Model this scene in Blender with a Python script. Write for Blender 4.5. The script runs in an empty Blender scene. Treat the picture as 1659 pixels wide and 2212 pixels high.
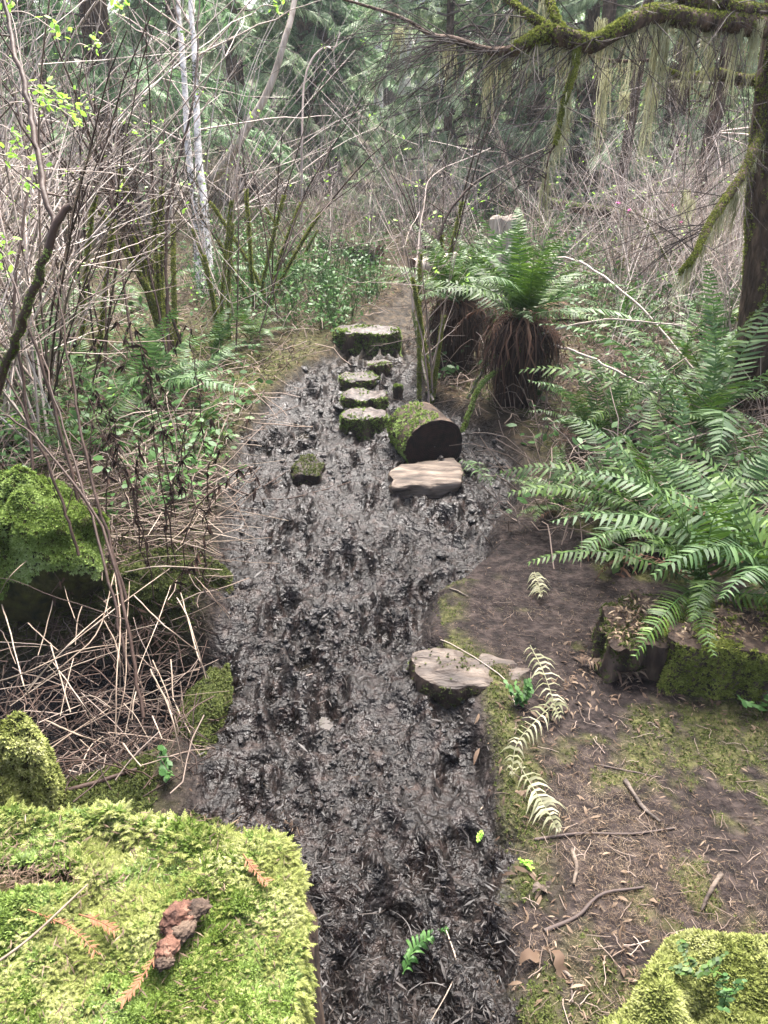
import bpy, math, numpy as np
from mathutils import Vector, Matrix
R0 = np.random.default_rng(7)
PI = math.pi
# ------------------------------------------------------------------ camera frame (photo measured at 1659 x 2212)
CW, CH, F = 829.5, 1106.0, 1609.0
PITCH = math.radians(27.6); SP, CP = math.sin(PITCH), math.cos(PITCH); CZ = 1.6
def D(u, v, t):                       # photo point at depth t (metres along the view axis)
    a, b = (u-CW)/F, (v-CH)/F
    return np.array([a*t, t*(CP-b*SP), CZ-t*(SP+b*CP)])
def P(u, v, z=0.0):                   # photo point on the level z
    return D(u, v, (CZ-z)/(SP+(v-CH)/F*CP))
# ------------------------------------------------------------------ noise
def _h(ix, iy, iz, s):
    s = int(s)
    n = (ix*374761393 + iy*668265263 + iz*2147483647 + (s*974634777 & 0xffffffff)) & 0xffffffff
    n = ((n ^ (n >> 13))*1274126177) & 0xffffffff
    n = ((n ^ (n >> 15))*2246822519) & 0xffffffff
    return ((n ^ (n >> 16)) & 0xffffff)/16777215.0
def noise(p, s=0):                    # p (...,2 or 3) -> -1..1
    p = np.asarray(p, float)
    if p.shape[-1] == 2: p = np.concatenate([p, np.zeros(p.shape[:-1]+(1,))], -1)
    i = np.floor(p).astype(np.int64); f = p-i; f = f*f*(3-2*f); r = 0
    for dx in (0, 1):
        for dy in (0, 1):
            for dz in (0, 1):
                w = (f[..., 0] if dx else 1-f[..., 0])*(f[..., 1] if dy else 1-f[..., 1])*(f[..., 2] if dz else 1-f[..., 2])
                r = r + w*_h(i[..., 0]+dx, i[..., 1]+dy, i[..., 2]+dz, s)
    return r*2-1
def fbm(p, s=0, o=4, g=.5):
    p = np.asarray(p, float); r = 0; a = 1; tot = 0
    for k in range(o): r = r+a*noise(p*2**k+17.3*k, s+k); tot += a; a *= g
    return r/tot
def sm(a, b, x): t = np.clip((x-a)/(b-a), 0, 1); return t*t*(3-2*t)
def nrm(v): v = np.asarray(v, float); return v/np.maximum(np.linalg.norm(v, axis=-1, keepdims=True), 1e-9)
# ------------------------------------------------------------------ terrain
_e = [(2300,250,1090),(2212,300,1085),(1900,380,1078),(1700,400,1082),(1600,380,1060),(1500,390,1040),(1400,430,925),(1300,460,930),(1200,475,1060),
      (1100,485,1110),(1000,505,1110),(950,525,1075),(900,560,1010),(850,600,905),(800,655,895),(760,730,905),(700,800,908),(660,838,908),(630,862,903),(600,872,898),(560,878,890)]
_ey = np.array([P(CW, v)[1] for v, a, b in _e]); _eL = np.array([P(a, v)[0] for v, a, b in _e]); _eR = np.array([P(b, v)[0] for v, a, b in _e])
_feet = []
for k in range(150):
    y = R0.uniform(.7, 6.2); a = np.interp(y, _ey, _eL); b = np.interp(y, _ey, _eR)
    _feet.append((R0.uniform(a+.05, b-.05), y, R0.uniform(-.5, .5), R0.uniform(.015, .045)*(1 if y > 1.6 else .7)))
def mudmask(x, y):
    xL = np.interp(y, _ey, _eL); xR = np.interp(y, _ey, _eR)
    q = np.stack([x, y], -1)
    d = np.minimum(x-xL, xR-x) + .07*fbm(q*3.5, 5, 3)
    m = sm(-.05, .05, d)*(1-sm(8.2, 9.2, y))
    pit = np.exp(-(((x+1.12)/.6)**2+((y-1.9)/.46)**2)**3)          # left hollow: wet mud, spread north so black colours in the mound's shadow
    return np.maximum(m, sm(.3, .7, pit))
def H(x, y):
    x = np.asarray(x, float); y = np.asarray(y, float); q = np.stack([x, y], -1)
    m = mudmask(x, y)
    h = .05*fbm(q*.8, 1, 3)*sm(0, 2, np.abs(x)+.2*y) + .014*fbm(q*7, 2, 3)
    h = h + .035 + .02*(x > 0)
    h = h + .11*sm(.2, 1.3, np.interp(y, _ey, _eL)-x)*sm(2.6, 3.6, y) + .06*sm(.1, .8, x-np.interp(y, _ey, _eR))*sm(2.2, 3.2, y)
    h = h - .42*np.exp(-(((x+1.15)/.58)**2+((y-1.92)/.42)**2)**3)
    l = fbm(q*6, 11, 5, .6); l2 = 1-np.abs(fbm(q*11, 31, 3))*2
    mud = -.045 + .05*l + .018*l2 + .015*fbm(q*22, 61, 4, .55)
    for fx, fy, a, dp in _feet:
        c, s = math.cos(a), math.sin(a); dx = x-fx; dy = y-fy
        r = np.sqrt(((dx*c+dy*s)/.06)**2+((-dx*s+dy*c)/.13)**2)
        mud = mud - dp*1.0*(1-sm(.55, 1.05, r)) + dp*.55*np.exp(-((r-1.2)/.22)**2)
    mud = mud + .03*sm(5.5, 8, y) - .05*np.exp(-(((x+.52)/.2)**2+((y-4.25)/.4)**2)**2) + .035*sm(1.7, 1.1, y)
    h = h*(1-m)+mud*m - .42*np.exp(-(((x+1.15)/.58)**2+((y-1.92)/.42)**2)**3)*m
    h = h + m*.05*np.exp(-(((x-.2)/.22)**2+((y-1.84)/.13)**2))
    return h + .03*np.maximum(y-8, 0) + .04*np.maximum(np.abs(x)-4, 0)
# ------------------------------------------------------------------ mesh builder
class MB:
    def __init__(s): s.v = []; s.f = []; s.n = 0; s.mi = []
    def add(s, v, f, mi=0):
        v = np.asarray(v, float).reshape(-1, 3); f = np.asarray(f, np.int64)
        s.v.append(v); s.f.append(f+s.n); s.mi.append(np.full(len(f), mi)); s.n += len(v); return s
    def tubes(s, Pt, Rd, k=4, mi=0):
        Pt = np.asarray(Pt, float)
        if Pt.ndim == 2: Pt = Pt[None]
        m, n = Pt.shape[:2]; Rd = np.broadcast_to(np.asarray(Rd, float), (m, n))
        T = nrm(np.gradient(Pt, axis=1)); mt = np.abs(nrm(T.mean(1))[:, 2:3])
        ref = np.where(mt < .75, [[0, 0, 1.]], [[1., 0, 0]])[:, None, :]
        N = nrm(np.cross(T, np.broadcast_to(ref, T.shape))); B = np.cross(T, N)
        a = np.arange(k)*2*PI/k; c, d = np.cos(a)[None, None, :, None], np.sin(a)[None, None, :, None]
        V = Pt[:, :, None]+Rd[..., None, None]*(c*N[:, :, None]+d*B[:, :, None])
        i = (np.arange(m)*n*k)[:, None, None]+(np.arange(n-1)*k)[None, :, None]+np.arange(k)[None, None, :]
        j = (np.arange(m)*n*k)[:, None, None]+(np.arange(n-1)*k)[None, :, None]+((np.arange(k)+1) % k)[None, None, :]
        return s.add(V, np.stack([i, j, j+k, i+k], -1).reshape(-1, 4), mi)
    def ribbons(s, C, S, W, mi=0):
        C = np.asarray(C, float)
        if C.ndim == 2: C = C[None]
        m, n = C.shape[:2]; S = np.asarray(S, float)
        if S.ndim == 2: S = S[:, None]
        o = S*np.broadcast_to(np.asarray(W, float), (m, n))[..., None]*.5
        V = np.stack([C-o, C+o], 2); b = (np.arange(m)*n*2)[:, None]+(np.arange(n-1)*2)[None]
        return s.add(V, np.stack([b, b+1, b+3, b+2], -1).reshape(-1, 4), mi)
    def inst(s, tv, tf, Rm, T, mi=0):     # copies of a small template (leaf, tuft, spray) with matrices Rm (m,3,3)
        V = np.einsum('mij,kj->mki', Rm, tv)+T[:, None]; m = len(T)
        return s.add(V, (tf[None]+(np.arange(m)*len(tv))[:, None, None]).reshape(-1, 4), mi)
    def arr(s): return np.concatenate(s.v), np.concatenate(s.f)
    def build(s, name, mat, parent=None, origin=None, smooth=True, centre=None):
        V = np.concatenate(s.v); Fc = np.concatenate(s.f)
        if centre is not None: origin = np.asarray(centre, float)
        if origin is None: origin = np.array(parent.location) if parent else np.array([V[:, 0].mean(), V[:, 1].mean(), V[:, 2].min()])
        me = bpy.data.meshes.new(name); me.vertices.add(len(V)); me.vertices.foreach_set('co', (V-origin).astype(np.float32).ravel())
        me.loops.add(Fc.size); me.loops.foreach_set('vertex_index', Fc.astype(np.int32).ravel())
        me.polygons.add(len(Fc)); me.polygons.foreach_set('loop_start', np.arange(0, Fc.size, 4, dtype=np.int32)); me.polygons.foreach_set('loop_total', np.full(len(Fc), 4, np.int32))
        if smooth: me.polygons.foreach_set('use_smooth', np.ones(len(Fc), bool))
        for m_ in (mat if isinstance(mat, (list, tuple)) else [mat]): me.materials.append(m_)
        if isinstance(mat, (list, tuple)): me.polygons.foreach_set('material_index', np.concatenate(s.mi).astype(np.int32))
        me.update(calc_edges=True)
        o = bpy.data.objects.new(name, me); COL.objects.link(o)
        if parent is not None:
            o.parent = parent
            if centre is not None: o.location = [float(q) for q in origin-np.array(parent.location)]
        else: o.location = origin
        if name == 'moss': o['kind'] = 'stuff'
        return o
COL = bpy.context.scene.collection
def tag(o, label, cat, group=None):
    o['label'] = label; o['category'] = cat
    if group: o['group'] = group
    return o
def thing(name, label, cat, loc, group=None):
    o = bpy.data.objects.new(name, None); o.empty_display_size = .05; COL.objects.link(o); o.location = [float(c) for c in loc]
    return tag(o, label, cat, group)
def copy_tree(o, parent=None):
    c = o.copy(); COL.objects.link(c); c.parent = parent
    for ch in list(o.children): copy_tree(ch, c)
    return c
def rotm(az, tilt, roll, sc):          # m matrices from angles
    az, tilt, roll = [np.asarray(a, float) for a in (az, tilt, roll)]; sc = np.broadcast_to(np.asarray(sc, float), az.shape)
    ca, sa, ct, st, cr, sr = np.cos(az), np.sin(az), np.cos(tilt), np.sin(tilt), np.cos(roll), np.sin(roll); z = np.zeros_like(ca); o = z+1
    A = np.stack([ca, -sa, z, sa, ca, z, z, z, o], -1).reshape(-1, 3, 3)
    B = np.stack([ct, z, -st, z, o, z, st, z, ct], -1).reshape(-1, 3, 3)      # lifts local x upwards by tilt
    C_ = np.stack([o, z, z, z, cr, -sr, z, sr, cr], -1).reshape(-1, 3, 3)
    return A@B@C_*sc[:, None, None]
def alignm(N, spin, sc):               # local z -> N
    N = nrm(N); a = np.where(np.abs(N[:, :1]) < .8, [[1., 0, 0]], [[0, 1., 0]]); X = nrm(np.cross(a, N)); Y = np.cross(N, X)
    c, s_ = np.cos(spin)[:, None], np.sin(spin)[:, None]
    return np.stack([X*c+Y*s_, Y*c-X*s_, N], -1)*np.broadcast_to(np.asarray(sc, float), spin.shape)[:, None, None]
def curve(pts, n=16):                   # smooth resample (Catmull-Rom)
    p = np.asarray(pts, float); p = np.vstack([2*p[0]-p[1], p, 2*p[-1]-p[-2]]); m = len(p)-3; out = []
    for t in np.linspace(0, m-1e-6, n):
        i = int(t); f = t-i; a, b, c, d = p[i:i+4]
        out.append(.5*((2*b)+(-a+c)*f+(2*a-5*b+4*c-d)*f*f+(-a+3*b-3*c+d)*f**3))
    return np.array(out)
# ------------------------------------------------------------------ materials
def M(name, cols, rough=.75, src='island', nscale=4, mixn=.35, bump=0, bscale=40, trans=0, spec=.22, coat=0, st_=None, bd=.01):
    m = bpy.data.materials.new(name); m.use_nodes = True; nt = m.node_tree; N = nt.nodes; L = nt.links; b = N['Principled BSDF']
    b.inputs['Roughness'].default_value = rough; b.inputs['Specular IOR Level'].default_value = spec
    tc = N.new('ShaderNodeTexCoord'); nz = N.new('ShaderNodeTexNoise'); nz.inputs['Scale'].default_value = nscale; nz.inputs['Detail'].default_value = 5; vec = tc.outputs['Object']
    if st_: mp = N.new('ShaderNodeMapping'); mp.inputs['Scale'].default_value = st_; L.new(vec, mp.inputs[0]); vec = mp.outputs[0]
    L.new(vec, nz.inputs['Vector'])
    st = N.new('ShaderNodeMapRange'); st.inputs['From Min'].default_value = .3; st.inputs['From Max'].default_value = .7; L.new(nz.outputs['Fac'], st.inputs['Value'])
    rp = N.new('ShaderNodeValToRGB'); e = rp.color_ramp.elements
    while len(e) < len(cols): e.new(.5)
    for i, c in enumerate(cols): e[i].position = i/(len(cols)-1); e[i].color = (*c, 1)
    if src == 'noise': L.new(st.outputs[0], rp.inputs[0])
    else:
        if src == 'island': g = N.new('ShaderNodeNewGeometry'); o = g.outputs['Random Per Island']
        else: g = N.new('ShaderNodeObjectInfo'); o = g.outputs['Random']
        mx = N.new('ShaderNodeMix'); mx.inputs[0].default_value = mixn; L.new(o, mx.inputs[2]); L.new(st.outputs[0], mx.inputs[3]); L.new(mx.outputs[0], rp.inputs[0])
    L.new(rp.outputs[0], b.inputs['Base Color'])
    if coat: b.inputs['Coat Weight'].default_value = coat; b.inputs['Coat Roughness'].default_value = .15
    if bump:
        n2 = N.new('ShaderNodeTexNoise'); n2.inputs['Scale'].default_value = bscale; n2.inputs['Detail'].default_value = 6; L.new(vec, n2.inputs['Vector'])
        bp = N.new('ShaderNodeBump'); bp.inputs['Strength'].default_value = bump; bp.inputs['Distance'].default_value = bd; L.new(n2.outputs['Fac'], bp.inputs['Height']); L.new(bp.outputs[0], b.inputs['Normal'])
    if trans:
        t = N.new('ShaderNodeBsdfTranslucent'); L.new(rp.outputs[0], t.inputs[0]); ms = N.new('ShaderNodeMixShader'); ms.inputs[0].default_value = trans
        L.new(b.outputs[0], ms.inputs[1]); L.new(t.outputs[0], ms.inputs[2]); L.new(ms.outputs[0], N['Material Output'].inputs[0])
    return m
mt = dict(
 moss=M('moss', [(.03,.045,.006),(.09,.14,.018),(.20,.28,.075),(.38,.46,.22)], .9, nscale=6, mixn=.6, trans=.25, spec=.2),
 mossb=M('moss_under', [(.008,.01,.004),(.03,.03,.008),(.05,.055,.012)], .95, 'noise', 25, bump=1, bscale=60, spec=.2),
 mossd=M('moss_dull', [(.02,.028,.008),(.05,.065,.014),(.14,.16,.05)], .9, nscale=7, trans=.2, spec=.2),
 lichen=M('lichen', [(.16,.155,.07),(.38,.37,.22),(.64,.63,.46)], .95, trans=.3, spec=.1),
 fern=M('fern_leaf', [(.010,.026,.006),(.028,.062,.009),(.055,.11,.015),(.12,.20,.03)], .55, nscale=3, mixn=.45, trans=.25, spec=.35),
 fernb=M('fern_leaf_blue', [(.02,.052,.018),(.05,.105,.03),(.11,.19,.06)], .55, nscale=3, trans=.25, spec=.35),
 fernd=M('dead_frond', [(.03,.015,.010),(.09,.045,.028),(.20,.12,.075)], .8, trans=.1),
 fernp=M('pale_frond', [(.12,.13,.06),(.15,.15,.09),(.29,.28,.19)], .7, trans=.15),
 leaf=M('leaf', [(.02,.055,.014),(.05,.12,.03),(.12,.22,.07)], .45, nscale=2, trans=.3),
 bright=M('spring_leaf', [(.20,.42,.05),(.38,.62,.10)], .5, trans=.4),
 cedar=M('cedar_leaf', [(.02,.05,.02),(.07,.15,.06),(.20,.33,.15),(.40,.52,.30)], .5, nscale=1.2, mixn=.5, trans=.35),
 cedarb=M('hemlock_leaf', [(.06,.13,.06),(.21,.29,.15),(.48,.56,.38)], .5, nscale=1.2, trans=.4),
 cane=M('cane', [(.035,.025,.021),(.22,.17,.145),(.47,.395,.345),(.70,.61,.56)], .7, nscale=2, mixn=.3),
 caned=M('dark_cane', [(.015,.009,.007),(.04,.024,.018),(.10,.065,.05)], .6, nscale=6, bump=.3),
 stalk=M('dead_stalk', [(.12,.08,.06),(.23,.18,.135),(.40,.33,.265)], .6, 'object', nscale=18, mixn=.5),
 bark=M('bark', [(.02,.013,.009),(.07,.045,.033),(.16,.11,.08)], .9, 'noise', 26, bump=1, bscale=38, st_=(1, 1, .35), bd=.035),
 alder=M('alder_bark', [(.12,.11,.10),(.36,.35,.34),(.58,.57,.56),(.24,.22,.19)], .8, 'noise', 16, bump=.5, bscale=60),
 pale=M('pale_wood', [(.012,.009,.007),(.06,.045,.035),(.125,.098,.076),(.20,.165,.135)], .7, 'noise', 14, bump=1, bscale=40, st_=(.35, 1.6, 2.5)),
 wood=M('old_wood', [(.012,.009,.007),(.045,.03,.022),(.12,.085,.06)], .8, 'noise', 18, bump=1, bscale=50, st_=(1.5, 1.5, .4)),
 woodg=M('grey_wood', [(.018,.013,.011),(.055,.042,.034),(.14,.112,.09)], .55, 'noise', 14, bump=1, bscale=40, st_=(.35, 1.6, 2.5)),
 cut=M('cut_face', [(.03,.022,.018),(.075,.056,.047),(.15,.115,.10)], .5, 'noise', 25, bump=.6, bscale=80),
 endd=M('dark_end', [(.012,.008,.007),(.035,.02,.017),(.05,.03,.025)], .75, 'noise', 14, bump=.6, bscale=60),
 redwood=M('red_bark', [(.03,.014,.010),(.10,.048,.032),(.20,.115,.08)], .75, 'noise', 35, bump=.8, bscale=90),
 twig=M('twig', [(.025,.02,.018),(.06,.045,.04),(.12,.10,.085)], .7),
 rust=M('rusty_cedar', [(.09,.038,.018),(.22,.10,.05)], .7),
 chip=M('mud_chip', [(.003,.0025,.002),(.007,.0055,.005),(.016,.012,.010),(.045,.034,.028)], .5, spec=.3),
 needle=M('needle', [(.05,.03,.02),(.10,.065,.04),(.22,.16,.10),(.42,.34,.24)], .7),
 litter=M('leaf_litter', [(.03,.019,.013),(.09,.058,.038),(.24,.18,.125)], .7, trans=.1),
 bleach=M('bleached_wood', [(.22,.18,.14),(.40,.34,.28),(.56,.49,.42)], .7, 'noise', 10, bump=.5, bscale=40, st_=(2, 2, .4)),
 clod=M('clod', [(.0035,.0026,.0024),(.009,.007,.006),(.025,.018,.016)], .3, nscale=30, bump=1, bscale=120, spec=.5),
 bleachc=M('bleached_cane', [(.13,.105,.09),(.42,.36,.32),(.70,.63,.57)], .7, nscale=2),
 mossl=M('limb_moss', [(.05,.065,.012),(.17,.20,.04),(.34,.36,.09)], .9, nscale=9, trans=.3, spec=.2),
 skirt=M('skirt', [(.008,.005,.004),(.028,.015,.010),(.10,.06,.042)], .85),
 twigl=M('fallen_twig', [(.04,.028,.023),(.16,.12,.095),(.36,.29,.245)], .75, nscale=3),
 petal=M('petal', [(.55,.05,.25),(.75,.12,.40)], .6),
)
def rings(name, c0, c1, rough=.6, fr=150):
    m = bpy.data.materials.new(name); m.use_nodes = True; N = m.node_tree.nodes; L = m.node_tree.links; b = N['Principled BSDF']; b.inputs['Roughness'].default_value = rough; b.inputs['Specular IOR Level'].default_value = .25
    tc = N.new('ShaderNodeTexCoord'); ln = N.new('ShaderNodeVectorMath'); ln.operation = 'LENGTH'; nz = N.new('ShaderNodeTexNoise'); nz.inputs['Scale'].default_value = 9; nz.inputs['Detail'].default_value = 6; L.new(tc.outputs['Object'], nz.inputs['Vector']); L.new(tc.outputs['Object'], ln.inputs[0])
    a = N.new('ShaderNodeMath'); a.operation = 'MULTIPLY_ADD'; L.new(nz.outputs['Fac'], a.inputs[0]); a.inputs[1].default_value = .07; L.new(ln.outputs['Value'], a.inputs[2]); k = N.new('ShaderNodeMath'); k.operation = 'MULTIPLY'; k.inputs[1].default_value = fr*6.28; L.new(a.outputs[0], k.inputs[0]); s = N.new('ShaderNodeMath'); s.operation = 'SINE'; L.new(k.outputs[0], s.inputs[0])
    n2 = N.new('ShaderNodeTexNoise'); n2.inputs['Scale'].default_value = 30; n2.inputs['Detail'].default_value = 7; L.new(tc.outputs['Object'], n2.inputs['Vector']); u = N.new('ShaderNodeMath'); u.operation = 'MULTIPLY_ADD'; L.new(s.outputs[0], u.inputs[0]); u.inputs[1].default_value = .10; L.new(n2.outputs['Fac'], u.inputs[2])
    r = N.new('ShaderNodeValToRGB'); r.color_ramp.elements[0].position = .32; r.color_ramp.elements[0].color = (*c0, 1); r.color_ramp.elements[1].position = .68; r.color_ramp.elements[1].color = (*c1, 1); L.new(u.outputs[0], r.inputs[0]); L.new(r.outputs[0], b.inputs['Base Color'])
    bp = N.new('ShaderNodeBump'); bp.inputs['Strength'].default_value = .8; bp.inputs['Distance'].default_value = .006; L.new(u.outputs[0], bp.inputs['Height']); L.new(bp.outputs[0], b.inputs['Normal']); return m
mt['endd'] = rings('dark_end', (.003,.002,.0017), (.028,.014,.011), .7, 90)
mt['cut'] = rings('cut_face', (.010,.008,.007), (.095,.075,.066), .5, 110)
def ground_mat():
    m = bpy.data.materials.new('forest_ground'); m.use_nodes = True; nt = m.node_tree; N = nt.nodes; L = nt.links; b = N['Principled BSDF']
    g = N.new('ShaderNodeNewGeometry')
    def nz(sc, det=6, dist=0):
        n = N.new('ShaderNodeTexNoise'); n.inputs['Scale'].default_value = sc; n.inputs['Detail'].default_value = det; n.inputs['Distortion'].default_value = dist; L.new(g.outputs['Position'], n.inputs['Vector']); return n.outputs['Fac']
    def ramp(s, cols):
        r = N.new('ShaderNodeValToRGB'); e = r.color_ramp.elements
        while len(e) < len(cols): e.new(.5)
        for i, (p, c) in enumerate(cols): e[i].position = p; e[i].color = (*c, 1)
        L.new(s, r.inputs[0]); return r.outputs[0]
    def mix(f, a, c):
        x = N.new('ShaderNodeMix'); x.data_type = 'RGBA'; L.new(f, x.inputs[0]); L.new(a, x.inputs[6]); L.new(c, x.inputs[7]); return x.outputs[2]
    def at(n): a = N.new('ShaderNodeAttribute'); a.attribute_name = n; return a.outputs['Fac']
    mud = ramp(nz(22, 9), [(.3, (.0022,.0017,.0015)), (.48, (.0065,.0048,.0042)), (.6, (.016,.0112,.0098)), (.75, (.042,.030,.025))])
    soil = ramp(nz(30, 9), [(.3, (.006,.0046,.0042)), (.5, (.017,.0125,.0115)), (.7, (.042,.032,.028))])
    mossc = ramp(nz(40, 8), [(.3, (.016,.018,.007)), (.5, (.05,.052,.016)), (.7, (.11,.11,.04))])
    lit = ramp(nz(18, 9), [(.3, (.010,.008,.005)), (.5, (.03,.022,.013)), (.7, (.08,.055,.03))])
    c = mix(at('litter'), soil, lit); c = mix(at('moss'), c, mossc); c = mix(at('mud'), c, mud); L.new(c, b.inputs['Base Color'])
    rr = N.new('ShaderNodeMapRange'); L.new(nz(14, 8), rr.inputs['Value']); rr.inputs['From Min'].default_value = .38; rr.inputs['From Max'].default_value = .62; rr.inputs['To Min'].default_value = .17; rr.inputs['To Max'].default_value = .52
    mr = N.new('ShaderNodeMix'); L.new(at('mud'), mr.inputs[0]); mr.inputs[2].default_value = .9; L.new(rr.outputs[0], mr.inputs[3]); L.new(mr.outputs[0], b.inputs['Roughness'])
    sp_ = N.new('ShaderNodeMapRange'); L.new(at('mud'), sp_.inputs['Value']); sp_.inputs['To Min'].default_value = .15; sp_.inputs['To Max'].default_value = .29; L.new(sp_.outputs[0], b.inputs['Specular IOR Level'])
    ad = N.new('ShaderNodeMath'); ad.operation = 'ADD'; L.new(nz(16, 7, .6), ad.inputs[0]); L.new(nz(60, 4), ad.inputs[1])
    bp = N.new('ShaderNodeBump'); bp.inputs['Strength'].default_value = 1; bp.inputs['Distance'].default_value = .016; L.new(ad.outputs[0], bp.inputs['Height']); L.new(bp.outputs[0], b.inputs['Normal'])
    return m
# ------------------------------------------------------------------ ground sheet
def mossmask(x, y):
    q = np.stack([x, y], -1); xL = np.interp(y, _ey, _eL); xR = np.interp(y, _ey, _eR)
    left = sm(-.05, .25, xL-x)*sm(-.35, .15, fbm(q*3, 41, 3)+.25)
    right = sm(.0, .3, x-xR)*sm(-.05, .45, .6*fbm(q*2.6, 43, 3)+.7*fbm(q*14, 44, 4)+.06-.25*sm(1.2, 1.5, y)*(y < 2.9)*(x < .8))
    right = np.maximum(right, .9*sm(-.03, .02, x-xR)*(1-sm(.06, .16, x-xR))*(y < 2.4)*sm(-.2, .2, fbm(q*9, 45, 3)+.1))
    return np.clip(np.where(x < .2, left, right*.8), 0, 1)*(1-.8*sm(5, 7, y))
xs = np.concatenate([-1.1-np.geomspace(.02, 70, 90)[::-1], np.arange(-1.1, 1.35, .009), 1.35+np.geomspace(.02, 70, 80)])
ys = np.concatenate([.45-np.geomspace(.03, 25, 30)[::-1], np.geomspace(.45, 9, 540), 9+np.geomspace(.1, 85, 60)])
X, Y = np.meshgrid(xs, ys); Z = H(X, Y); nx = len(xs); ny = len(ys)
gi = (np.arange(ny-1)[:, None]*nx+np.arange(nx-1)[None]).ravel()
gr = MB(); gr.add(np.stack([X, Y, Z], -1), np.stack([gi, gi+1, gi+nx+1, gi+nx], -1))
go = gr.build('ground', ground_mat(), origin=np.zeros(3)); go['kind'] = 'structure'
for nm, val in (('mud', mudmask(X, Y)*(1-.75*sm(5.0, 6.4, Y))), ('moss', mossmask(X, Y)), ('litter', sm(2.5, 5, Y)+sm(1, 2, np.abs(X))*.7)):
    a = go.data.attributes.new(nm, 'FLOAT', 'POINT'); a.data.foreach_set('value', np.clip(val, 0, 1).astype(np.float32).ravel())
def puddle_mat():
    m = M('puddle_water', [(.008,.007,.006),(.02,.016,.012)], .04, 'noise', 3, spec=.6, bump=.05, bscale=12); return m
pw = MB(); yy = np.linspace(.6, 5.6, 40); l_ = np.interp(yy, _ey, _eL)+.03; r_ = np.interp(yy, _ey, _eR)+.1
pw.add(np.stack([np.stack([l_, yy, yy*0-.113], -1), np.stack([r_, yy, yy*0-.113], -1)], 1), [[2*i, 2*i+1, 2*i+3, 2*i+2] for i in range(39)])
o = pw.build('puddle', puddle_mat()); o['kind'] = 'structure'
# ------------------------------------------------------------------ templates
def quadleaf(L=1, W=.5, n=4, droop=.15, fold=0):
    s = np.linspace(0, 1, n); w = np.sin(np.clip(s*.93+.05, 0, 1)*PI)**.8*W; w[-1] = .01*W
    m = MB(); m.ribbons(np.stack([s*L, 0*s, -droop*s*s*L], -1)[None], np.array([[0, 1., 0]]), w[None]); return m.arr()
def tuft(nb=8, up=.6, w=.16, seed=0, n=3):
    r = np.random.default_rng(seed); m = MB(); a = np.arange(nb)*2*PI/nb+r.uniform(-.3, .3, nb); s = np.linspace(0, 1, n)[None, :]
    el = r.uniform(.25, 1.2, nb)[:, None]; d = np.stack([np.cos(a), np.sin(a)], -1); rad = s*np.cos(el)*r.uniform(.6, 1, nb)[:, None]
    C = np.stack([rad*d[:, :1], rad*d[:, 1:], up*(s*np.sin(el)*1.3-.35*s*s)], -1)
    m.ribbons(C, np.stack([-d[:, 1], d[:, 0], 0*a], -1), w*np.array([1]+[1.1]*(n-2)+[.1])[None]); return m.arr()
def feather(seed=0, np_=7, w=.10):      # moss shoot / cedar spray: axis with short side blades
    m = MB(); r = np.random.default_rng(seed); s = np.linspace(0, 1, 5); ax = np.stack([s, 0*s, -.35*s*s], -1)
    m.ribbons(ax[None], np.array([[0, 1., 0]]), [[.05, .05, .05, .05, .01]]); 
    t = np.linspace(.08, .95, np_).repeat(2); sg = np.tile([1, -1], np_); ln = (1.05-t)*.55*r.uniform(.8, 1.2, len(t))
    b = np.stack([t, 0*t, -.35*t*t], -1); d = nrm(np.stack([.75+0*t, sg*1., -.45-.3*t+r.uniform(-.15, .15, len(t))], -1)); k = np.array([0, .55, 1])
    C = b[:, None]+d[:, None]*ln[:, None, None]*k[None, :, None]; C[..., 2] -= .12*(k**2)[None]*ln[:, None]
    m.ribbons(C, nrm(np.stack([1+0*t, -sg*.5, 0*t], -1)), w*np.array([1, 1, .15])[None]); return m.arr()
TUFT = [tuft(7, .8, .22, i) for i in range(4)]
FEA = [feather(i) for i in range(3)]
LEAF = quadleaf(1, .55, 4)
NEED = quadleaf(1, .07, 2, .05)
def mosscover(mb, pts, nor, size, rng, spread=1.0, mi=0):
    """moss shoots standing on given surface points"""
    n = len(pts); k = rng.integers(0, 4, n); sc = size*rng.uniform(.6, 1.5, n)
    N = nrm(nor+rng.normal(0, .35*spread, (n, 3)))
    for i in range(4):
        q = k == i
        if q.any(): mb.inst(*TUFT[i], alignm(N[q], rng.uniform(0, 6.28, q.sum()), sc[q]), pts[q], mi)
    return mb
def sample_surface(V, Fc, n, rng):
    a, b, c, d = V[Fc[:, 0]], V[Fc[:, 1]], V[Fc[:, 2]], V[Fc[:, 3]]
    nn = np.cross(c-a, d-b); ar = np.linalg.norm(nn, axis=1); i = rng.choice(len(Fc), n, p=ar/ar.sum()); s, t = rng.random((2, n, 1))
    p = (a[i]*(1-s)+b[i]*s)*(1-t)+(d[i]*(1-s)+c[i]*s)*t; return p, nrm(nn[i])
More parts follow.
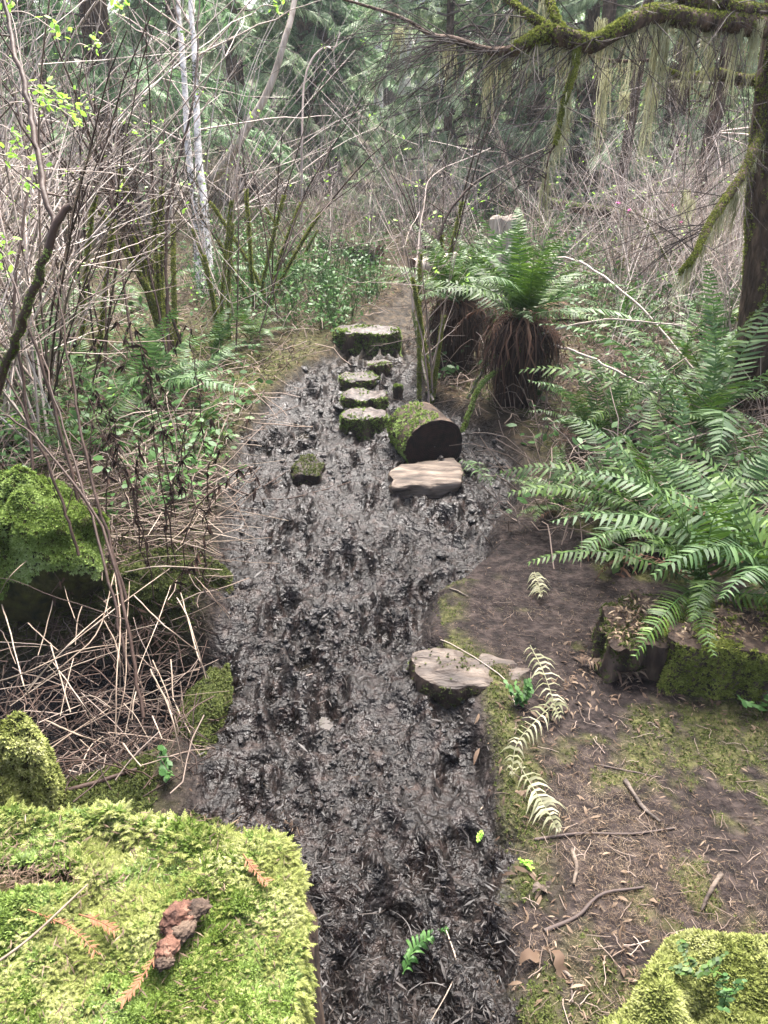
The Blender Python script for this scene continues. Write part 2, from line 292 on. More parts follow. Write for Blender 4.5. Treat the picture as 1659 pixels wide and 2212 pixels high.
# ------------------------------------------------------------------ fern
def frond_mb(L=.75, npair=26, pl=.11, arch=.9, el=1.1, w=.014, seed=0, curl=0.3, sides=True):
    r = np.random.default_rng(seed); n = 24; s = np.linspace(0, 1, n); ang = el-arch*1.6*s**1.3; ds = L/(n-1)
    x = np.concatenate([[0], np.cumsum(np.cos(ang[:-1])*ds)]); z = np.concatenate([[0], np.cumsum(np.sin(ang[:-1])*ds)]); yw = .04*L*np.sin(s*3+seed)*s
    Cc = np.stack([x, yw, z], -1); m = MB(); m.tubes(Cc[None], (.0035*(1-s*.85))[None], 4, 1)
    t = np.linspace(.13, .985, npair); t = np.repeat(t, 2)+r.uniform(-.006, .006, npair*2); sg = np.tile([1, -1], npair)
    b = np.stack([np.interp(t, s, Cc[:, i]) for i in range(3)], -1); a = np.interp(t, s, ang)
    T = np.stack([np.cos(a), 0*a, np.sin(a)], -1); U = np.stack([-np.sin(a), 0*a, np.cos(a)], -1)
    ln = pl*np.minimum(1, (t+.02)*3.4)**.7*np.clip(1-t, .04, 1)**.55*1.15*r.uniform(.85, 1.1, len(t)); ln[r.random(len(t)) < .04] *= .4
    d = nrm(T*.25+sg[:, None]*np.array([0, 1., 0])+U*r.uniform(-.25, .18, len(t))[:, None]); k = np.array([0, .3, .7, 1.])
    C = b[:, None]+d[:, None]*ln[:, None, None]*k[None, :, None]+T[:, None]*(ln[:, None]*curl*k[None]**2)[..., None]; C[..., 2] -= (k**2)[None]*ln[:, None]*.25
    m.ribbons(C, nrm(T+U*r.uniform(-.35, .35, len(t))[:, None]), w*np.array([.8, 1, .75, .08])[None]*np.minimum(1, ln/pl*1.5+.3)[:, None], 0); return m
FR = {}
def frond_mesh(kind, i):
    if (kind, i) not in FR:
        el, ar = [(1.25, .75), (1.05, .8), (.8, .7), (1.35, .5), (.55, .55), (1.15, 1.05)][i % 6]
        mats = {'g': [mt['fern'], mt['leaf']], 'b': [mt['fernb'], mt['leaf']], 'd': [mt['fernd'], mt['fernd']], 'p': [mt['fernp'], mt['fernp']]}[kind]
        if kind == 'd': mb = frond_mb(.7, 22, .07, 1.35, 1.2, .011, 50+i, .6)
        else: mb = frond_mb(.75, 31, .10, ar, el, .0135, i)
        o = mb.build('frond', mats, origin=np.zeros(3)); FR[(kind, i)] = o.data; bpy.data.objects.remove(o)
    return FR[(kind, i)]
def add_frond(root, kind, i, az, tilt, sc, roll=0, lab=None, off=(0, 0, 0)):
    o = bpy.data.objects.new('frond', frond_mesh(kind, i)); COL.objects.link(o)
    if root is not None: o.parent = root
    o.location = off; o.rotation_euler = Matrix(rotm([az], [tilt], [roll], 1.0)[0].tolist()).to_euler(); o.scale = (sc,)*3
    if lab: o['label'] = lab
    return o
def fern(p, n, size, label, seed=0, kinds='g', dead=0, group=None, azc=None, azw=PI, low=0, extra=()):
    r = np.random.default_rng(100+seed); root = thing('sword_fern', label, 'fern', p, group)
    for k in range(n):
        az = (azc if azc is not None else 0)+(2*(k+r.uniform(-.35, .35))/n-1)*azw
        add_frond(root, kinds[k % len(kinds)], int(r.integers(0, 6)), az, r.uniform(-.25, .25)-low, size*r.uniform(.7, 1.15), r.uniform(-.35, .35), off=(r.uniform(-.03, .03), r.uniform(-.03, .03), 0))
    for k in range(dead):
        add_frond(root, 'd', int(r.integers(0, 4)), r.uniform(-PI, PI), r.uniform(-1.0, -.4), size*r.uniform(.6, 1.0), r.uniform(-.6, .6), 'rust brown dead hanging frond')
    for (kd, i, az, tl, sc, ro) in extra: add_frond(root, kd, i, az, tl, sc, ro)
    return root
def G(u, v, dz=0): p = P(u, v); return np.array([p[0], p[1], float(H(p[0], p[1]))+dz])
exec_later = []
# right bank ferns
fern(G(1400, 1180), 14, 1.02, 'large dark green sword fern with wide arching fronds beside the right mud edge', 1, 'ggb', 3)
fern(G(1215, 1130), 10, .5, 'smaller sword fern with low fronds leaning over the mud in front of the cut log', 2, 'g', 2, azc=2.8, azw=2.2, low=.2)
fern(G(1490, 1000), 14, 1.3, 'tall sword fern with upright pale green fronds just left of the right hand trunk', 3, 'bgb', 2)
fern(G(1380, 960), 8, .85, 'sword fern with back lit dark arching fronds behind the large right hand fern', 4, 'g', 2)
fern(G(1600, 1200), 10, .85, 'sword fern at the right edge with long fronds drooping over the mossy cut log', 5, 'gb', 3, extra=[('g', 4, 2.9, -.15, 1.0, .1), ('g', 2, 3.3, -.35, 1.05, 0), ('d', 1, 3.4, -.2, .9, 0)])
fern(G(1650, 1090), 9, .8, 'sword fern with broad pale fronds at the foot of the right hand trunk', 6, 'bg', 1, azc=3.2, azw=1.6)
fern(G(1270, 1010), 6, .7, 'sword fern with half hidden fronds between two larger ferns right of the big log', 17, 'gb', 2)
fern(G(1420, 1180), 9, .9, 'sword fern in the middle of the right hand fern bank with fronds fanning forward', 60, 'ggb', 2)
fern(P(1520, 1275, .2), 14, .8, 'low sword fern drooping over the top of the shaded stump', 61, 'g', 3, azc=-2.3, azw=1.9, low=.05)
fern(P(1680, 1290, .2), 12, 1.0, 'bright green sword fern above the mossy cut log at the right edge', 62, 'gb', 1, azc=3.3, azw=1.5, low=.15)
fern(G(1265, 1000), 8, .75, 'sword fern just right of the split log with fronds over damp soil', 63, 'gb', 2)
fern(G(1450, 880), 8, 1.0, 'tall dark sword fern in the back row between the right hand ferns', 64, 'g', 2)
fern(G(1520, 890), 11, 1.0, 'upright sword fern just left of and behind the foot of the right hand trunk', 65, 'gb', 2)
# ------------------------------------------------------------------ logs and stumps
def lump(name, label, cat, outline, z0, z1, mat_side, mat_top, moss_n=0, moss_side=.5, moss_size=.012, seed=0, rough=.012, group=None, topn=.008, mossmat='moss', topmoss=1.0, taper=.0, topname='cut_face', mosstop_thr=-1, tilt=(0,0), parts=True):
    """cut block: outline (list of xy) extruded with uneven surface; parts side / top / moss"""
    r = np.random.default_rng(seed+300); ol = np.asarray(outline, float); n = 64; cl = np.vstack([ol, ol[:1]]); seg = np.r_[0, np.cumsum(np.linalg.norm(np.diff(cl, axis=0), axis=1))]
    t = np.linspace(0, seg[-1], n, endpoint=False); op = np.stack([np.interp(t, seg, cl[:, 0]), np.interp(t, seg, cl[:, 1])], -1); c = op.mean(0)
    for _ in range(1): op = (np.roll(op, 1, 0)+2*op+np.roll(op, -1, 0))/4
    nz_ = 9; zz = np.linspace(0, 1, nz_); base = thing(name, label, cat, (c[0], c[1], z0), group)
    def zt(p): return z1+tilt[0]*(p[..., 0]-c[0])+tilt[1]*(p[..., 1]-c[1])+topn*fbm(np.concatenate([p, p[..., :1]*0+seed], -1)*14, seed, 4)
    V = []
    for k, q in enumerate(zz):
        sc = 1+taper*(1-q)-(.03 if k == nz_-1 else 0); p2 = c+(op-c)*sc; d = rough*1.6*fbm(np.concatenate([p2*26, p2[:, :1]*0+q*2.5+seed], -1), seed, 4)[:, None]*nrm(op-c); p2 = p2+d
        ztop = zt(p2); V.append(np.concatenate([p2, (z0+(ztop-z0)*q-(.006 if k == nz_-1 else 0))[:, None]], -1))
    V = np.array(V); i = (np.arange(nz_-1)[:, None]*n+np.arange(n)[None]); j = (np.arange(nz_-1)[:, None]*n+(np.arange(n)+1)[None] % n)
    sd = MB().add(V, np.stack([i, j, j+n, i+n], -1).reshape(-1, 4))
    m = 14; T = []
    for k in range(m):
        q = 1-k/(m-1); p2 = c+(V[-1][:, :2]-c)*q; z = zt(p2); z = V[-1][:, 2]*(k == 0)+z*(k > 0); T.append(np.concatenate([p2, z[:, None]], -1))
    T = np.array(T); i = (np.arange(m-1)[:, None]*n+np.arange(n)[None]); j = (np.arange(m-1)[:, None]*n+(np.arange(n)+1)[None] % n)
    tp = MB().add(T, np.stack([i, j, j+n, i+n], -1).reshape(-1, 4))
    sd.build('side', mt[mat_side], base); tp.build(topname, mt[mat_top], base, centre=(c[0], c[1], z1))
    if moss_n:
        ms = MB()
        if topmoss > 0:
            p, nn = sample_surface(*tp.arr(), int(moss_n*topmoss), r); keep = fbm(p*9, seed+3, 3)+r.normal(0, .12, len(p)) > mosstop_thr
            mosscover(ms, p[keep], np.array([0, 0, 1.])+nn[keep]*.01, moss_size, r)
        if moss_side > 0:
            p, nn = sample_surface(*sd.arr(), int(moss_n*moss_side), r); nn = nrm(np.concatenate([p[:, :2]-c, p[:, :1]*0+.5], -1))
            keep = (fbm(p*11, seed+5, 3)+r.normal(0, .12, len(p)) > -.15); mosscover(ms, p[keep], nn[keep], moss_size, r)
        if ms.n: ms.build('moss', mt[mossmat], base)
    return base
def ring(cx, cy, rx, ry, seed=0, n=14, amp=.08, a0=0, p=2):
    a = np.arange(n)*2*PI/n; r = 1+amp*np.random.default_rng(seed).normal(0, 1, n)
    x = rx*np.sign(np.cos(a))*np.abs(np.cos(a))**(2/p)*r; y = ry*np.sign(np.sin(a))*np.abs(np.sin(a))**(2/p)*r; c, s = math.cos(a0), math.sin(a0)
    return np.stack([cx+x*c-y*s, cy+x*s+y*c], -1)
def uv_outline(pts, z): return [P(u, v, z)[:2] for u, v in pts]
# stepping rounds
for (u, v, wpx, h, dr, sd, lab, sh) in [
    (785, 930, 100, .12, .11, 1, 'round wood step with mossy sides, nearest of the steps and left of the big log', 1.1),
    (786, 880, 102, .10, .12, 2, 'round wood step with wet grey top and green mossy left side, second of the steps', 1),
    (773, 834, 90, .09, .11, 3, 'round wood step with flat wet top in the middle of the row of steps', .8),
    (819, 799, 58, .08, .09, 4, 'small round wood step just before the long mossy crosswise log', .3)]:
    p = P(u, v); t = CZ/(SP+(v-CH)/F*CP); rx = wpx/2*t/F
    lump('wood_step', lab, 'log step', ring(p[0], p[1]+dr, rx, dr, sd, amp=.05), -.12, h-.05, 'wood', 'cut', 1500, sh, .013, sd, .014, 'round wood steps across the mud', .018, 'moss', .12, mosstop_thr=.2)
p = P(792, 757); t = CZ/(SP+(757-CH)/F*CP)
lump('crosswise_log', 'thick mossy log lying crosswise as the farthest step, brown trodden top', 'log', ring(p[0], p[1]+.13, .255, .13, 9, amp=.05, p=4), -.1, .14, 'wood', 'cut', 3000, 1.2, .018, 9, .025, topn=.02, mossmat='moss', topmoss=.25, mosstop_thr=.22)
def log_lying(name, label, a, b, r0, r1, mside, mend, moss_n=0, moss_dir=(0, 0, 1), msize=.012, seed=0, mossmat='moss', squash=1.0, thr=.1, ends=True, noise_a=.06, group=None, cat='log'):
    rg = np.random.default_rng(seed+700); a = np.array(a, float); b = np.array(b, float); d = nrm(b-a); s = nrm(np.cross(d, [0, 0, 1.])); u = np.cross(s, d); n, m = 36, 26
    q = np.linspace(0, 1, m)[:, None]; an = (np.arange(n)*2*PI/n)[None]; rad = (r0+(r1-r0)*q)
    c = a+(b-a)*q; nd = np.stack([np.cos(an)+0*q, np.sin(an)+0*q, 2.5*q+0*an], -1)
    rr = rad*(1+noise_a*fbm(nd*2.2+seed, seed, 4))
    V = c[:, None]+rr[..., None]*(np.cos(an)[..., None]*s+squash*np.sin(an)[..., None]*u)
    root = thing(name, label, cat, (*((a+b)/2)[:2], min(a[2], b[2])-max(r0, r1)*squash), group)
    i = (np.arange(m-1)[:, None]*n+np.arange(n)[None]); j = (np.arange(m-1)[:, None]*n+((np.arange(n)+1) % n)[None])
    bd = MB().add(V, np.stack([i, i+n, j+n, j], -1).reshape(-1, 4)); bd.build('bark', mt[mside], root)
    for e, sgn in ((0, -1), (m-1, 1)):
        cc = c[e]; E = [cc+(V[e]-cc)*k+d*sgn*(.002+.006*fbm(V[e]*30+k, seed, 3)[:, None]*(k < 1)) for k in (1, .8, .6, .4, .2, .02)]
        E = np.array(E); i2 = (np.arange(5)[:, None]*n+np.arange(n)[None]); j2 = (np.arange(5)[:, None]*n+((np.arange(n)+1) % n)[None])
        MB().add(E, np.stack([i2, j2, j2+n, i2+n], -1).reshape(-1, 4)).build('cut_end', mt[mend], root, centre=cc)
    if moss_n:
        p, _ = sample_surface(*bd.arr(), moss_n, rg); ax = a+(b-a)*(((p-a)@d)/np.linalg.norm(b-a))[:, None]; nn = nrm(p-ax)
        k = (nn@nrm(moss_dir))+.6*fbm(p*10, seed+2, 3) > thr; ms = mosscover(MB(), p[k], nn[k]+[0, 0, .3], msize, rg); ms.build('moss', mt[mossmat], root)
    return root
# big round log, end face to the camera
fc = P(938, 985); fc = np.array([fc[0], fc[1], .055])
log_lying('big_log', 'big round log end with near black sawn face and mossy left flank, beside the steps', fc, fc+np.array([-.10, .29, .01]), .172, .16, 'wood', 'endd', 1800, (-1, .1, .45), .013, 21, 'moss', .9, .4, noise_a=.11)
# pale split block
lump('split_log', 'pale weathered split log half sunk in the mud before the big log', 'log', uv_outline([(838, 1008), (850, 1040), (995, 1032), (1003, 1000), (985, 975), (915, 985), (860, 992)], .045), -.08, .022, 'pale', 'pale', 60, .3, .009, 31, .016, topn=.012, topmoss=0)
# half buried grey log on the right bank
lump('buried_log', 'grey weathered log half buried at the edge of the mud, mossy at its left end', 'log', uv_outline([(880, 1425), (900, 1462), (960, 1486), (1060, 1484), (1150, 1462), (1165, 1448), (1110, 1425), (1040, 1408), (950, 1404)], .06), -.1, .066, 'wood', 'woodg', 1500, .8, .008, 41, .014, topn=.02, mossmat='mossd', topmoss=.3, mosstop_thr=.3, tilt=(-.04, 0), taper=.06)
lump('mossy_stone', 'small flat mossy rock sticking out of the mud left of the pale split log', 'rock', uv_outline([(628, 1018), (640, 1032), (690, 1030), (696, 1008), (676, 990), (650, 992)], 0), -.1, .02, 'endd', 'endd', 420, .5, .010, 51, .02, topn=.02, mossmat='mossd', topname='top')
lump('mossy_stone', 'fist sized mossy stone in the mud between the round steps and the shrub', 'rock', ring(*P(860, 842)[:2], .035, .03, 5), -.08, .03, 'wood', 'wood', 200, 1, .010, 52, .01, topname='top')
# foreground stump, lower left
olF = uv_outline([(-420, 1760), (-420, 2500), (610, 2500), (630, 2212), (662, 2060), (680, 1950), (662, 1850), (630, 1815), (520, 1800), (430, 1775), (200, 1745), (0, 1745)], .44)
stumpF = lump('mossy_stump', 'wide sawn stump top covered in bright green moss, lower left foreground', 'stump', olF, -.08, .42, 'wood', 'mossb', 0, 0, .02, 61, .014, topn=.035, topname='top')
r = np.random.default_rng(5)
def inpoly(p, poly):
    poly = np.asarray(poly); c = np.zeros(len(p), bool); j = len(poly)-1
    for i in range(len(poly)):
        a, b = poly[i], poly[j]; c ^= ((a[1] > p[:, 1]) != (b[1] > p[:, 1])) & (p[:, 0] < (b[0]-a[0])*(p[:, 1]-a[1])/(b[1]-a[1]+1e-12)+a[0]); j = i
    return c
tpo = [c for c in stumpF.children if c.name.startswith('top')][0]
def obj_arrays(o):
    me = o.data; v = np.empty(len(me.vertices)*3, np.float32); me.vertices.foreach_get('co', v); f = np.empty(len(me.loops), np.int32); me.loops.foreach_get('vertex_index', f)
    return v.reshape(-1, 3).astype(float)+np.array(o.parent.location if o.parent else 0)+np.array(o.location), f.reshape(-1, 4)
V, Fc = obj_arrays(tpo); ms = MB(); msy = MB()
p, _ = sample_surface(V, Fc, 80000, r); p = p[(p[:, 0] > -1.0) & (p[:, 1] > .35)]
z_g = 0; bare = (((p[:, 0]+.66)/.14)**2+((p[:, 1]-.845)/.04)**2 < 1+.6*fbm(p*15, 8, 3))
p = p[~bare]; p[:, 2] += .012+.03*fbm(p[:, :2]*13, 9, 3)
sz = .0095+.005*fbm(p*4, 12, 2)+.004*(p[:, 1] > .85)
z1 = fbm(p*8, 19, 3); k = rg_k = r.integers(0, 4, len(p)); N = nrm(np.array([0, 0, 1.])+r.normal(0, .45, (len(p), 3)))
fe = z1+r.normal(0, .22, len(p)) > .12; hole = fbm(p*30, 55, 2) < -.42; p[hole, 2] -= .008
for i in range(4):
    q = (k == i) & ~fe; ms.inst(*TUFT[i], alignm(N[q], r.uniform(0, 6.28, q.sum()), (sz*r.uniform(.6, 1.5, len(p)))[q]), p[q])
for i in range(3):
    q = (k % 3 == i) & fe; nq = q.sum(); msy.inst(*FEA[i], rotm(r.uniform(0, 6.28, nq), r.uniform(.1, 1.0, nq), r.uniform(-.6, .6, nq), (sz*r.uniform(.9, 2.1, len(p)))[q]), p[q])
sdo = [c for c in stumpF.children if c.name.startswith('side')][0]; V, Fc = obj_arrays(sdo); p, _ = sample_surface(V, Fc, 26000, r)
c0 = np.asarray(olF).mean(0); nn = nrm(np.concatenate([p[:, :2]-c0, p[:, :1]*0], -1)); kk = (p[:, 2] > .40-.10*np.clip(fbm(p[:, :2]*9, 3, 3)+.3, 0, 1)) & (p[:, 1] > .35) & (p[:, 0] > -1.1); p = p[kk]; nn = nn[kk]
az = np.arctan2(nn[:, 1], nn[:, 0])+r.normal(0, .5, len(p)); msy.inst(*FEA[0], rotm(az, r.uniform(-1.1, .6, len(p)), r.uniform(-.5, .5, len(p)), r.uniform(.012, .026, len(p))), p)
mosscover(ms, p[::2], nn[::2]+[0, 0, .8], .012, r)
pl_ = np.stack([r.uniform(-.85, -.16, 1500), r.uniform(.6, .98, 1500)], -1); pl_ = np.r_[pl_, np.stack([r.normal(-.66, .08, 900), r.normal(.845, .03, 900)], -1)]; nl_ = len(pl_)
MB().inst(*quadleaf(1, .12, 3, .2), rotm(r.uniform(0, 6.28, nl_), r.normal(.1, .4, nl_), r.normal(0, .7, nl_), r.uniform(.006, .022, nl_)), np.c_[pl_, .445+.012*fbm(pl_*9, 2, 2)+r.uniform(-.004, .01, nl_)]).build('needles', mt['litter'], stumpF)['kind'] = 'stuff'
mo = ms.build('moss', mt['moss'], stumpF); mt['mossy'] = M('moss_yellow', [(.05,.055,.012),(.12,.145,.03),(.27,.29,.10),(.47,.46,.26)], .9, nscale=7, mixn=.6, trans=.25, spec=.2); m2 = msy.build('moss', mt['mossy'], stumpF); m2['label'] = 'yellowish feathery moss'
def topz(x, y):
    V, Fc = obj_arrays(tpo); i = np.argmin((V[:, 0]-x)**2+(V[:, 1]-y)**2); return V[i, 2]
# bark chunk on the stump
def chunk(name, label, cat, pts, mat, seed, group=None, parts=None):
    """irregular bark lump made of overlapping plates; pts = (u, v, radius, squash angle)"""
    c = P(pts[0][0], pts[0][1], .45); root = thing(name, label, cat, (c[0], c[1], .44), group)
    for k, (u, v, rr, a, mn, pn) in enumerate(pts):
        q = P(u, v, .46); th = np.linspace(0, PI, 30)[:, None]; ph = (np.arange(48)*2*PI/48)[None]
        d = np.stack([np.sin(th)*np.cos(ph), np.sin(th)*np.sin(ph), np.cos(th)+0*ph], -1); f = rr*(1+.35*fbm(d*2.3+seed+k*7, seed, 5, .65))
        f = f*(1+.22*fbm(d*9+seed+k, 5, 4)); f = f*(1+.12*np.round(2.5*fbm(d*3.1+k, 9, 2))); V = d*f[..., None]*np.array([1.2, .85, .6]); V = V@np.array([[math.cos(a), math.sin(a), 0], [-math.sin(a), math.cos(a), 0], [0, 0, 1]]); V = V+[q[0], q[1], .462]
        i = np.arange(29)[:, None]*48+np.arange(48)[None]; j = np.arange(29)[:, None]*48+((np.arange(48)+1) % 48)[None]
        MB().add(V, np.stack([i, j, j+48, i+48], -1).reshape(-1, 4)).build(pn, mt[mn], root)
    return root
chunk('bark_piece', 'crumbling reddish brown bark chunk lying on the green moss of the foreground stump', 'bark', [(385, 1985, .026, .9, 'redwood', 'flake'), (362, 2050, .019, 1.3, 'redwood', 'flake'), (422, 1968, .019, .5, 'wood', 'crumb'), (395, 2015, .018, .8, 'wood', 'crumb'), (355, 2080, .013, .3, 'wood', 'crumb')], 'redwood', 3)
def spray_mb(pts, rng, side=.02, w=.003, rad=.0012, n=18):
    c = curve(pts, 20); m = MB(); m.tubes(c[None], (rad*np.linspace(1, .4, 20))[None], 4)
    T = nrm(np.gradient(c, axis=0)); i = rng.integers(3, 20, n); sg = rng.choice([-1, 1], n); s = np.cross(T[i], [0, 0, 1.]); d = nrm(T[i]+sg[:, None]*s*.9+rng.normal(0, .15, (n, 3))); k = np.array([0, .5, 1])
    m.ribbons(c[i][:, None]+d[:, None]*(side*rng.uniform(.4, 1.1, n))[:, None, None]*k[None, :, None], nrm(np.cross(d, [0, 0, 1.])), w*np.array([1, 1, .3])[None]); return m
for k, (pl, lab) in enumerate([([(60, 1965), (110, 1985), (160, 2010), (212, 2060)], 'rusty orange dead cedar twig on the moss left of the bark chunk'),
    ([(525, 1845), (550, 1880), (578, 1905)], 'short rusty cedar sprig near the right side of the mossy stump'),
    ([(170, 1975), (215, 1990), (250, 2010)], 'thin rusty cedar sprig between orange twig and bark chunk'),
    ([(345, 1990+60), (300, 2120), (265, 2160)], 'rusty cedar sprig below the bark chunk')]):
    spray_mb([P(u, v, .463) for u, v in pl], r, .014, .0022, .0014, 44).build('cedar_twig', mt['rust'], origin=P(*pl[0], .463)); tag(COL.objects[-1], lab, 'twig')
def stick(name, pl, z, rad, mat, lab, cat='stick', group=None, n=14, wob=.003, k=6, taper=.6, world=False):
    c = curve(pl if world else [P(u, v, zz) for (u, v), zz in zip(pl, np.broadcast_to(z, len(pl)))], n)
    c = c+wob*fbm(c*25+len(lab), 3, 2)[:, None]*np.array([1, .3, .6]); b = MB().tubes(c[None], (rad*np.linspace(1, taper, n)*(1+.15*noise(c*60, 4)))[None], k)
    o = b.build(name, mt[mat], origin=c[0]); return tag(o, lab, cat, group)
stick('pale_stem', [(-60, 2115), (60, 2030), (190, 1910)], .465, .0028, 'stalk', 'long straight pale dead stem lying across the foreground moss', 'stem')
# lower right mound
lump('mossy_mound', 'bright yellow green mossy stump corner, lower right foreground', 'stump', uv_outline([(1275, 2300), (1310, 2180), (1400, 2110), (1450, 2030), (1500, 1998), (1560, 2020), (1700, 2010), (1900, 2020), (1900, 2400), (1300, 2400)], .2), -.08, .19, 'wood', 'mossb', 20000, .35, .012, 71, .014, topn=.09, mossmat='mossy', topname='top')
# right cut log (two blocks)
z_ = .22
lump('mossy_cut_log', 'squared cut log with thick green moss on its front face, right side', 'log', uv_outline([(1455, 1402), (1800, 1412), (1850, 1290), (1500, 1285), (1440, 1330)], z_), -.06, z_, 'wood', 'wood', 12000, 1, .012, 81, .03, topn=.035, mossmat='mossl', topmoss=.35, mosstop_thr=.02)
lump('shaded_stump', 'rotten stump with dark hollow front and brown litter on top, left of mossy log', 'stump', uv_outline([(1300, 1350), (1330, 1395), (1452, 1388), (1480, 1290), (1380, 1270), (1310, 1290)], .2), -.06, .19, 'wood', 'wood', 5000, .45, .010, 82, .035, topn=.04, mossmat='mossd', topmoss=.35, mosstop_thr=.1)
for o_, (u0, u1, v0, v1, zt_) in ((COL.objects['mossy_cut_log'], (1470, 1720, 1310, 1380, .235)), (COL.objects['shaded_stump'], (1320, 1470, 1290, 1385, .205))):
    n = 420; u = r.uniform(u0, u1, n); v = r.uniform(v0, v1, n); pp = np.array([P(a, b, zt_) for a, b in zip(u, v)])
    MB().inst(*quadleaf(1, .3, 4, .5), rotm(r.uniform(0, 6.28, n), r.normal(.2, .5, n), r.normal(0, .9, n), r.uniform(.006, .026, n)), pp).build('dead_leaves', mt['needle'], o_)['kind'] = 'stuff'
# left moss mound
def dome(name, label, cat, c, rx, ry, rz, mat, n, msize, seed, mossmat='moss', zmin=0):
    rg = np.random.default_rng(seed); th = np.linspace(0, PI*.75, 22)[:, None]; ph = (np.arange(40)*2*PI/40)[None]
    d = np.stack([np.sin(th)*np.cos(ph), np.sin(th)*np.sin(ph), np.cos(th)+0*ph], -1); f = 1+.5*fbm(d*2.1+seed, seed, 5, .6)
    V = d*f[..., None]*[rx, ry, rz]+c; root = thing(name, label, cat, (c[0], c[1], c[2]-.1)); i = np.arange(21)[:, None]*40+np.arange(40)[None]; j = np.arange(21)[:, None]*40+((np.arange(40)+1) % 40)[None]
    b = MB().add(V, np.stack([i, i+40, j+40, j], -1).reshape(-1, 4)); b.build('body', mt[mat], root); p, _ = sample_surface(*b.arr(), n, rg); nn = nrm((p-c)/np.array([rx, ry, rz])**2)
    k = (nn[:, 2]+.5*fbm(p*7, seed+2, 3) > zmin); mosscover(MB(), p[k], nn[k]+[0, 0, .4], msize, rg).build('moss', mt[mossmat], root); return root
c = D(85, 1120, 2.75); dome('moss_mound', 'rounded hump thick with lime green moss behind the dead stalks, left side', 'moss mound', np.array([c[0]-.04, c[1], .17]), .24, .22, .29, 'mossb', 17000, .014, 5, zmin=.0)
c = D(240, 1190, 2.6); dome('moss_mound', 'low mossy hump between the lime green mound and the stalk pile', 'moss mound', np.array([c[0]+.1, c[1]+.2, .0]), .22, .15, .11, 'mossb', 6000, .013, 6, 'mossd', zmin=.1)
c = D(60, 1620, 1.75); dome('moss_mound', 'pale yellow shaggy mossy stub at the left edge above the foreground stump', 'moss mound', np.array([c[0]-.09, c[1]+.05, .03]), .10, .10, .26, 'mossb', 7000, .013, 7, 'mossy', zmin=-.2)
c = D(380, 1490, 2.1); dome('moss_mound', 'small dark green mossy hump under the fanned dead stalks', 'moss mound', np.array([c[0]+.03, c[1]+.12, -.05]), .07, .22, .08, 'mossb', 5000, .010, 8, 'mossd', zmin=0)
c = D(300, 1700, 1.9); dome('moss_mound', 'flat dark mossy hump just behind the foreground stump', 'moss mound', np.array([c[0]-.05, c[1]-.03, -.06]), .28, .10, .09, 'mossb', 7000, .010, 9, 'mossd', zmin=0)
# ------------------------------------------------------------------ dead stalks (left)
ZS = [(495,255),(520,480),(505,700),(500,960)],[(560,300),(545,560),(540,760),(480,1000)],[(740,310),(680,480),(600,680),(540,960)],[(100,800),(250,620),(420,480),(560,370),(740,240)],[(120,760),(330,540),(480,410)],[(580,360),(700,480),(850,600)],[(765,370),(820,480),(890,720)],[(780,350),(850,600),(900,720)],[(520,240),(640,200),(800,190),(1000,215)],[(540,260),(700,235),(960,250)],[(530,200),(740,120),(860,0)],[(850,0),(960,90)],[(720,115),(850,150),(950,190)],[(840,120),(960,190)],[(840,280),(900,340),(990,460)],[(650,680),(730,850),(790,1100)],[(230,650),(330,790),(420,920)],[(0,730),(120,690),(330,600),(560,565)],[(450,470),(510,600),(520,780)],[(200,900),(330,960),(450,1000)],[(530,1000),(610,1100)],[(860,10),(780,140)],[(120,480),(250,600)],[(640,100),(700,0)],[(0,380),(40,500),(100,740),(130,800)],[(190,150),(60,260),(0,350)],[(660,640),(720,780),(770,960)],[(500,240),(430,500),(300,640),(150,760)],[(660,880),(700,980)],[(270,300),(320,450),(360,500)]
gs = 'pale dead stalks piled over the left bank'
for k, pl in enumerate(ZS):
    zz = .05+.16*R0.random()*np.ones(len(pl)); zz = zz+.12*np.sin(np.linspace(0, PI, len(pl)))
    stick('dead_stalk', [(x/2, y/2+1106) for x, y in pl], zz, R0.uniform(.0014, .0026), 'stalk', 'pale dry stalk in the fanned pile on the left bank', 'stalk', gs, taper=.8, k=5, wob=.002)
for k in range(125):
    q = R0.random() if k < 90 else 1
    if q < .45: u, v, a, l = R0.normal(390, 55), R0.normal(1195, 22), R0.normal(.1, .25), R0.uniform(.12, .4)
    elif q < .75: u, v, a, l = R0.uniform(20, 430), R0.uniform(1230, 1650), R0.uniform(-1.6, 1.6), R0.uniform(.1, .4)
    else: u, v, a, l = R0.uniform(150, 560), R0.uniform(860, 1180), R0.uniform(-.9, 1.1), R0.uniform(.12, .6)
    c = P(u, v); c[2] = max(float(H(c[0], c[1])), -.03)+R0.uniform(.02, .12); d = np.array([math.cos(a), math.sin(a), R0.uniform(-.25, .25)])*l/2
    stick('dead_stalk', [c-d, c+[0, 0, R0.uniform(-.01, .03)], c+d], 0, R0.uniform(.0011, .0026), 'stalk', 'pale dry stalk in the fanned pile on the left bank', 'stalk', gs, world=True, n=6, k=4, taper=.8)
